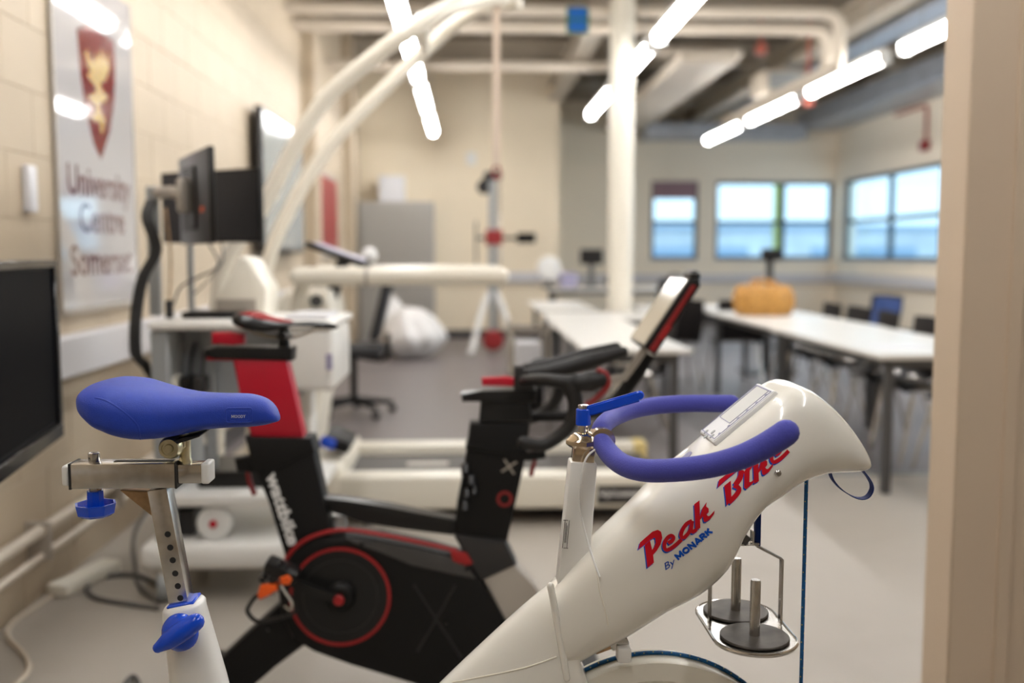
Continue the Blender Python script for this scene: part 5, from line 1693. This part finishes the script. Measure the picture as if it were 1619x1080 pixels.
# ---- handlebar post, clamp, lever
def rect_tube(p0, p1, wx, wy, m, name, parent, bev=0.003, label=None, w1=None):
    p0 = Vector(p0); p1 = Vector(p1); d = (p1 - p0).normalized(); u = Vector((d.z, 0, -d.x))
    bm = NB()
    def rg(p, a, b):
        return [p + u * (sx * a / 2) + Vector((0, sy * b / 2, 0)) for sx, sy in ((-1, -1), (1, -1), (1, 1), (-1, 1))]
    loft(bm, [rg(p0, wx, wy), rg(p1, w1 or wx, wy)])
    bmesh.ops.recalc_face_normals(bm, faces=bm.faces)
    bmesh.ops.bevel(bm, geom=list(bm.edges), offset=bev, segments=2, affect='EDGES', profile=0.5)
    return part(name, bm, m, parent, label)
hpst = rect_tube(W(903, 930, Y0), W(921, 728, Y0), 0.046, 0.036, 'white_enamel', 'handlebar_post', pb, 0.003, 'white handlebar post', 0.040)
# small printed label
a = W(888, 866, Y0 - 0.019)
for (du, dz, su, sz) in ((0, 0, 0.0008, 0.042), (0.0065, 0, 0.0008, 0.042), (0.003, 0.021, 0.007, 0.0008), (0.003, -0.021, 0.007, 0.0008), (0.0025, 0.002, 0.0008, 0.03), (0.004, 0.0, 0.0008, 0.026)):
    bm = NB(); box(bm, (a.x + du + 0.003, Y0 - 0.0184, a.z + 0.02 + dz), (su, 0.0004, sz), 0, (0, R(5), 0))
    part('label_print', bm, 'dark_steel', hpst)
rect_tube(W(920, 735, Y0), W(924, 700, Y0), 0.032, 0.028, 'nickel_warm', 'inner_post', pb, 0.003)
cl = W(924, 694, Y0)
bm = NB()
lathe(bm, [(0.0, -0.012), (0.022, -0.012), (0.0275, -0.007), (0.0275, -0.001), (0.024, 0.002), (0.022, 0.005), (0.015, 0.009), (0.008, 0.011), (0, 0.011)], cl, (0, 0, 1), 8)
clamp = part('clamp', bm, 'nickel_warm', pb, 'polished clamp')
hb0 = Vector((0.188, Y0, 0.942)); hb0 = W(951, 694, Y0)
bm = NB(); tube(bm, [(hb0.x, Y0 - 0.016, hb0.z), (hb0.x, Y0 + 0.016, hb0.z)], 0.0185, 24); box(bm, (cl.x + 0.014, Y0, cl.z), (0.024, 0.028, 0.016), 0.003)
part('bar_clamp', bm, 'nickel_warm', clamp)
bt_ = W(922, 688, Y0); bt1 = W(922, 640, Y0)
bm = NB(); cyl(bm, (bt_.x, Y0, bt_.z - 0.005), (bt_.x, Y0, bt1.z), 0.0078, 20, bev=0.0008)
part('clamp_bolt', bm, 'chrome', clamp)
z0_, z1_ = W(922, 672, Y0).z, W(922, 646, Y0).z
bm = NB(); cyl(bm, (bt_.x, Y0, z0_), (bt_.x, Y0, z1_), 0.0112, 28, 0.0108, 0.0012)
lv = part('clamp_lever', bm, 'plastic_blue', pb, 'bright blue clamping lever')
a = W(926, 651, Y0 - 0.002); b = W(1011, 626, Y0 - 0.012)
bm = NB(); tube(bm, [a, a.lerp(b, 0.5), b], [0, 0], flat=(0.009, 0.0155), up=(0, 0, 1))
for v in bm.verts:
    t_ = (v.co - a).dot(b - a) / (b - a).length_squared
bmesh.ops.recalc_face_normals(bm, faces=bm.faces)
bmesh.ops.bevel(bm, geom=[e for e in bm.edges if len(e.link_faces) == 2 and e.calc_face_angle(0) > 0.5], offset=0.0022, segments=3, affect='EDGES')
part('lever_arm', bm, 'plastic_blue', lv)
bm = NB(); lathe(bm, [(0.0, -0.0045), (0.005, -0.004), (0.0072, 0), (0.005, 0.004), (0, 0.0045)], b + Vector((0, 0, 0.0005)), (0, 1, 0), 20)
part('lever_tip', bm, 'plastic_blue', lv)
# foam handlebar
half = [(0.0, 0.010, 0.0), (0.004, 0.045, -0.002), (0.018, 0.095, -0.002), (0.043, 0.142, 0.0), (0.085, 0.175, 0.003), (0.130, 0.192, 0.010), (0.168, 0.198, 0.024), (0.196, 0.200, 0.045)]
near_px = [(951, 700), (968, 722), (990, 737), (1022, 744), (1070, 743), (1120, 737), (1165, 725), (1200, 710), (1228, 694), (1243, 684)]
near_Y = [1.435, 1.40, 1.36, 1.325, 1.29, 1.27, 1.255, 1.25, 1.245, 1.243]
bm = NB(); tube(bm, [W(x, y, Y) for (x, y), Y in zip(near_px, near_Y)], [0.0145, 0.0152, 0.0155, 0.0158, 0.0158, 0.016, 0.016, 0.0165, 0.017, 0.017], 28, 6, 'round')
part('handlebar', bm, 'foam_blue', pb, 'blue foam-covered handlebar half')
far_px = [(950, 680), (958, 668), (972, 659), (1000, 648), (1040, 641), (1090, 638), (1130, 638), (1156, 638)]
far_Y = [1.465, 1.50, 1.55, 1.60, 1.64, 1.66, 1.66, 1.66]
bm = NB(); tube(bm, [W(hb0.x and 951, 694, 1.455)] + [W(x, y, Y) for (x, y), Y in zip(far_px, far_Y)], [0.0135, 0.0142, 0.0142, 0.0145, 0.0148, 0.0148, 0.0148, 0.015, 0.015], 28, 6, 'round')
part('handlebar', bm, 'foam_blue', pb, 'blue foam-covered handlebar half')
# thin white sensor lead
bm = NB(); tube(bm, [W(x, y, Y) for x, y, Y in ((946, 708, 1.425), (930, 720, 1.42), (921, 742, 1.42), (916, 785, 1.422), (921, 825, 1.42), (931, 862, 1.41), (940, 890, 1.395), (948, 912, 1.385))], 0.0016, 8, 6)
part('sensor_lead', bm, 'white_plastic', pb)

# ---- nose strap loop
lp_ = [(1310, 742), (1316, 758), (1328, 772), (1344, 783), (1358, 788), (1370, 786), (1377, 777), (1378, 767), (1372, 755), (1360, 740)]
bm = NB(); tube(bm, smooth_path([W(x, y, Y0 - 0.01) for x, y in lp_], 5), 0, flat=(0.0014, 0.014), up=(0, 1, 0))
part('strap_loop', bm, 'strap_blue', pb, 'blue webbing loop')
bm = NB(); a = W(1198, 800, Y0); b = W(1197, 862, Y0)
box(bm, (a + b) / 2, (0.008, 0.012, (a - b).length), 0.001)
ws_ = part('weight_strap', bm, 'strap_blue', pb, 'blue webbing strap')

# ---- weight basket
BXc = W(1163, 968, 1.495).x
bz = W(1163, 968, 1.495).z
wbk = thing('weight_basket', 'chromed weight basket hanging under the white bike cover', 'basket', (BXc, 1.442, bz - 0.01))
out = []
Yc0, Yc1, rr = 1.392, 1.495, 0.060
for k in range(17): a = PI + PI * k / 16; out.append((BXc + rr * math.cos(a), Yc0 + rr * math.sin(a)))
for k in range(17): a = PI * k / 16; out.append((BXc + rr * math.cos(a), Yc1 + rr * math.sin(a)))
bm = NB()
lo = [bm.verts.new((x, y, bz - 0.006)) for x, y in out]; hi = [bm.verts.new((x, y, bz - 0.001)) for x, y in out]
bm.faces.new(lo); bm.faces.new(list(reversed(hi)))
for k in range(len(out)): bm.faces.new((lo[k], hi[k], hi[(k + 1) % len(out)], lo[(k + 1) % len(out)]))
part('tray', bm, 'brushed_steel', wbk)
bm = NB(); tube(bm, [(x, y, bz - 0.002) for x, y in out], 0.0025, 8, closed=True, up=(0, 0, 1))
part('tray_rim', bm, 'chrome', wbk)
for s, pxs in ((-1, 1125), (1, 1237)):
    xx = BXc + s * 0.054
    ztop = W(1239, 885, 1.44).z
    bm = NB(); tube(bm, [(xx, 1.443, bz), (xx, 1.443, ztop), (BXc + s * 0.014, 1.443, ztop + 0.022)], 0, flat=(0.0035, 0.011), up=(0, 1, 0))
    part('hanger_arm', bm, 'chrome', wbk)
q = W(1190, 858, 1.442)
bm = NB(); box(bm, (BXc, 1.442, ztop + 0.025), (0.036, 0.012, 0.004), 0.001); box(bm, (BXc + 0.008, 1.442, ztop + 0.034), (0.003, 0.014, 0.022), 0.0005)
part('hook_plate', bm, 'chrome', wbk)
bm = NB(); box(bm, (BXc - 0.008, 1.44, ztop + 0.036), (0.022, 0.014, 0.014), 0.001, (0, R(40), 0))
part('hook_block', bm, 'dark_steel', wbk)
for i, (yy, lab) in enumerate(((Yc1 + 0.0, 'round dark weight with steel peg at the rear of the hanging basket'), (Yc0 - 0.0, 'round dark weight with steel peg at the front of the hanging basket'))):
    tt = thing('weight_disc', lab, 'weight', (BXc, yy, bz), 'weights in the hanging basket')
    bm = NB(); lathe(bm, [(0.0, 0), (0.049, 0), (0.050, 0.001), (0.050, 0.003), (0.049, 0.004), (0, 0.004)], (BXc, yy, bz), seg=64)
    part('disc', bm, 'iron_disc', tt)
    bm = NB(); lathe(bm, [(0.0075, 0.004), (0.0075, 0.084), (0.0065, 0.0865), (0, 0.0865)], (BXc, yy, bz), seg=24)
    part('peg', bm, 'brushed_steel', tt)

# ---- seat: outer post, inner post, slider, knobs
seatT = thing('placeholder', '', '') if False else pb
def oval(c, a, b, n=32, e=2.6, tilt=None):
    out = []
    for k in range(n):
        t_ = 2 * PI * k / n
        ct, s_ = math.cos(t_), math.sin(t_)
        out.append(Vector((c.x + math.copysign(abs(ct) ** (2 / e), ct) * a, c.y + math.copysign(abs(s_) ** (2 / e), s_) * b, c.z + (tilt or 0) * math.copysign(abs(ct) ** (2 / e), ct) * a)))
    return out
bm = NB()
ps = [(291, 951, 0.022, 0.024), (291, 953, 0.027, 0.029), (291.5, 957, 0.0295, 0.0315), (292, 966, 0.030, 0.032), (301, 1010, 0.0335, 0.034), (315, 1080, 0.039, 0.038), (365, 1330, 0.05, 0.045), (390, 1450, 0.055, 0.05)]
loft(bm, [oval(W(x, y, Y0), a, b, tilt=0.19) for x, y, a, b in ps])
so = part('seat_tube', bm, 'white_enamel', pb, 'white seat tube', ang=60)
bm = NB(); tube(bm, [W(390, 1440, Y0), W(430, 1600, Y0), W(425, 1650, Y0)], 0.04, 16, 3)
part('rear_stay', bm, 'cream_gloss_frame', pb)
a = W(291, 950, Y0)
bm = NB(); box(bm, a, (0.041, 0.042, 0.005), 0.002, (0, R(-11), 0))
part('blue_gasket', bm, 'plastic_blue', so, 'blue plastic gasket')
p0, p1 = W(289, 960, Y0), W(253, 770, Y0)
post = rect_tube(p0, p1, 0.029, 0.032, 'brushed_steel', 'inner_seat_post', pb, 0.0025, 'brushed steel inner post with holes')
dd = (p1 - p0).normalized()
for (x, y) in ((265, 845), (269, 866), (273, 886), (277, 907), (281, 927), (285, 946)):
    q = W(x, y, Y0 - 0.0165)
    bm = NB(); cyl(bm, (q.x, Y0 - 0.0162, q.z), (q.x, Y0 - 0.0150, q.z), 0.0045, 18)
    part('adjustment_hole', bm, 'black_rubber', post)
# gusset
part('gusset', pprism([(193, 773), (240, 775), (243, 813)], Y0, 0.010, 0.010, 0.001), 'weld_brown', pb, 'brownish welded gusset')
# slider
x0, x1 = W(109, 750, Y0 - 0.019).x, W(278, 750, Y0 - 0.019).x
zt_, zb_ = W(200, 733.5, Y0 - 0.019).z, W(200, 773, Y0 - 0.019).z
bm = NB(); bx(x0, x1, Y0 - 0.019, Y0 + 0.019, zb_, zt_, 0.0022, bm=bm, seg=2)
sl = part('slider_sleeve', bm, 'brushed_steel', pb, 'brushed steel sleeve')
part('top_slot', bx(W(182, 730, Y0).x, W(275, 730, Y0).x, Y0 - 0.006, Y0 + 0.006, zt_ - 0.001, zt_ + 0.0006), 'black_rubber', sl)
part('end_band', bx(x0 - 0.001, x0 + 0.0025, Y0 - 0.0196, Y0 + 0.0196, zb_ - 0.0006, zt_ + 0.0006, 0.0003), 'black_rubber', sl)
part('end_band', bx(x1 - 0.002, x1 + 0.001, Y0 - 0.0196, Y0 + 0.0196, zb_ - 0.0006, zt_ + 0.0012, 0.0003), 'black_rubber', sl)
bm = NB(); bx(x0 - 0.012, x0 - 0.001, Y0 - 0.017, Y0 + 0.017, zb_ + 0.004, zt_ - 0.003, 0.0035, bm=bm, seg=3)
part('end_cap', bm, 'white_plastic', sl, 'white end cap')
xi = W(319, 750, Y0 - 0.016).x
bm = NB(); bx(x1 - 0.01, xi, Y0 - 0.016, Y0 + 0.016, zb_ + 0.006, zt_ - 0.003, 0.0015, bm=bm, seg=2)
ib = part('inner_bar', bm, 'chrome', pb)
bm = NB(); bx(xi - 0.001, xi + 0.011, Y0 - 0.018, Y0 + 0.018, zb_ + 0.005, zt_ - 0.0005, 0.0035, bm=bm, seg=3)
part('end_cap', bm, 'white_plastic', ib, 'white end cap')
q = W(149, 728, Y0)
bm = NB(); lathe(bm, [(0.0075, -0.003), (0.0082, 0.0), (0.0082, 0.012), (0.007, 0.013), (0.0045, 0.013), (0.0045, 0.010), (0, 0.010)], (q.x, Y0, zt_), seg=24)
part('top_bolt', bm, 'chrome', pb)
q = W(152, 800, Y0)
zk = zb_
bm = NB(); cyl(bm, (q.x, Y0, zk - 0.006), (q.x, Y0, zk), 0.009, 6)
part('knob_nut', bm, 'chrome', pb)
kz = W(152, 815, Y0).z
bm = NB()
lathe(bm, [(0.0, 0.0), (0.021, 0.0), (0.0265, 0.004), (0.0295, 0.019), (0.0265, 0.019), (0.0235, 0.012), (0.0125, 0.011), (0.0118, kz * 0 + (zk - 0.006 - kz)), (0, zk - 0.006 - kz)], (q.x, Y0 - 0.002, kz), seg=8)
part('clamp_knob', bm, 'plastic_blue', pb, 'octagonal blue clamp knob', ang=30)
# side knob with two broad lobes
kc = W(283, 1002, Y0 - 0.045)
kn = NB()
lathe(kn, [(0.0, -0.016), (0.012, -0.0148), (0.021, -0.010), (0.0265, -0.003), (0.0275, 0.002), (0.024, 0.008), (0.012, 0.011)], (kc.x, kc.y + 0.004, kc.z), (0.15, 1, -0.1), 28)
kb = part('height_knob', kn, 'plastic_blue', pb, 'glossy blue lobed height knob', ang=60)
a = W(250, 1024, Y0 - 0.062); b = W(309, 984, Y0 - 0.057)
bm = NB(); tube(bm, [a, a.lerp(b, 0.25), a.lerp(b, 0.5), a.lerp(b, 0.8), b], [0.0075, 0.0125, 0.0145, 0.0145, 0.0125], 24, 4, 'round')
part('lobe', bm, 'plastic_blue', kb, ang=60)
bm = NB(); cyl(bm, (kc.x, kc.y, kc.z), (kc.x, Y0 - 0.02, kc.z), 0.007, 12)
part('knob_shaft', bm, 'chrome', kb)
# saddle
c2s = crop(0, 540, 2)
ps = [(276, 160, 186, .022), (281, 148, 204, .046), (291, 138, 226, .060), (310, 128, 250, .073), (345, 119, 283, .084), (375, 115, 299, .087), (405, 116, 312, .088), (450, 121, 322, .085), (500, 134, 321, .076), (560, 149, 311, .062), (610, 158, 297, .051), (650, 162, 287, .043), (700, 164, 281, .036), (760, 165, 277, .033), (800, 168, 275, .031), (840, 181, 269, .028), (866, 203, 261, .022), (880, 228, 255, .013), (884, 240, 250, .006)]
sdl = part('saddle', saddle_bm([(*c2s(x, yt), c2s(x, yb)[1], w_) for x, yt, yb, w_ in ps], Y0, 48, 5, 0.8), 'saddle_blue', pb, 'padded blue saddle', ang=70)
stree = tree_of(sdl)
def rr_path(x0, x1, y0, y1, r, n=5):
    out = []
    for (cx_, cy_, a0) in ((x1 - r, y0 + r, -90), (x1 - r, y1 - r, 0), (x0 + r, y1 - r, 90), (x0 + r, y0 + r, 180)):
        for k in range(n):
            a = R(a0 + 90 * k / (n - 1)); out.append((cx_ + r * math.cos(a), cy_ + r * math.sin(a)))
    return out
for (x0_, x1_, y0_, y1_, r_, rad_, nm) in ((715, 795, 212, 256, 7, 0.0013, 'badge_rim'), (727, 783, 222, 250, 4, 0.0008, 'badge_rim')):
    P = []
    for p in rr_path(x0_, x1_, y0_, y1_, r_):
        q = W(*c2s(*p), Y0 - 0.033); h = stree.ray_cast(Vector((q.x, 0.5, q.z)), Vector((0, 1, 0)))[0]
        P.append(Vector((q.x, h.y + 0.0002, q.z)))
    bm = NB(); tube(bm, P, rad_, 8, closed=True, up=(0, 1, 0))
    part(nm, bm, 'saddle_blue', sdl)
bm = stroked_word('MOODY', c2s(732, 242), c2s(775, 242), 5.0, 0.62, Y0 - 0.033)
project(bm, stree, 0.0006)
part('lettering', bm, 'print_white', sdl)
# rear pad crease
P = []
for p in ((430, 316), (437, 290), (430, 262), (405, 232), (370, 205), (330, 186), (298, 180)):
    P.append(W(*c2s(*p), Y0 - 0.08))
P = smooth_path(P, 5)
Q = []
for p in P:
    h = stree.ray_cast(Vector((p.x, 0.5, p.z)), Vector((0, 1, 0)))[0]
    if h: Q.append(Vector((p.x, h.y + 0.0010, p.z)))
bm = NB(); tube(bm, Q, 0.0016, 8)
part('pad_piping', bm, 'saddle_blue', sdl)
part('saddle_base', pprism([c2s(*p) for p in ((560, 303), (600, 292), (655, 281), (645, 291), (605, 304), (575, 312))], Y0, 0.03, 0.03, 0.002), 'black_rubber', sdl)
q = W(268, 709, Y0 - 0.025)
bm = NB(); lathe(bm, [(0.0, -0.006), (0.006, -0.006), (0.007, -0.003), (0.0095, -0.003), (0.010, -0.005), (0.0135, -0.005), (0.015, -0.002), (0.0165, 0.004), (0.0165, 0.045), (0.0, 0.045)], q, (0, 1, 0), 28)
part('saddle_clamp', bm, 'zinc_yellow', pb, 'yellowish zinc saddle clamp')
a = W(292, 690, Y0); b_ = W(292, 735, Y0)
bm = NB(); lathe(bm, [(0.0085, 0.0), (0.0095, 0.001), (0.0095, 0.008), (0.0082, 0.010), (0.0082, 0.045)], (a.x, Y0, b_.z), seg=24)
part('saddle_post', bm, 'zinc_yellow', pb)
bm = NB(); box(bm, (W(280, 705, Y0).x, Y0, W(280, 700, Y0).z), (0.03, 0.03, 0.012), 0.002)
part('clamp_block', bm, 'zinc_yellow', pb)
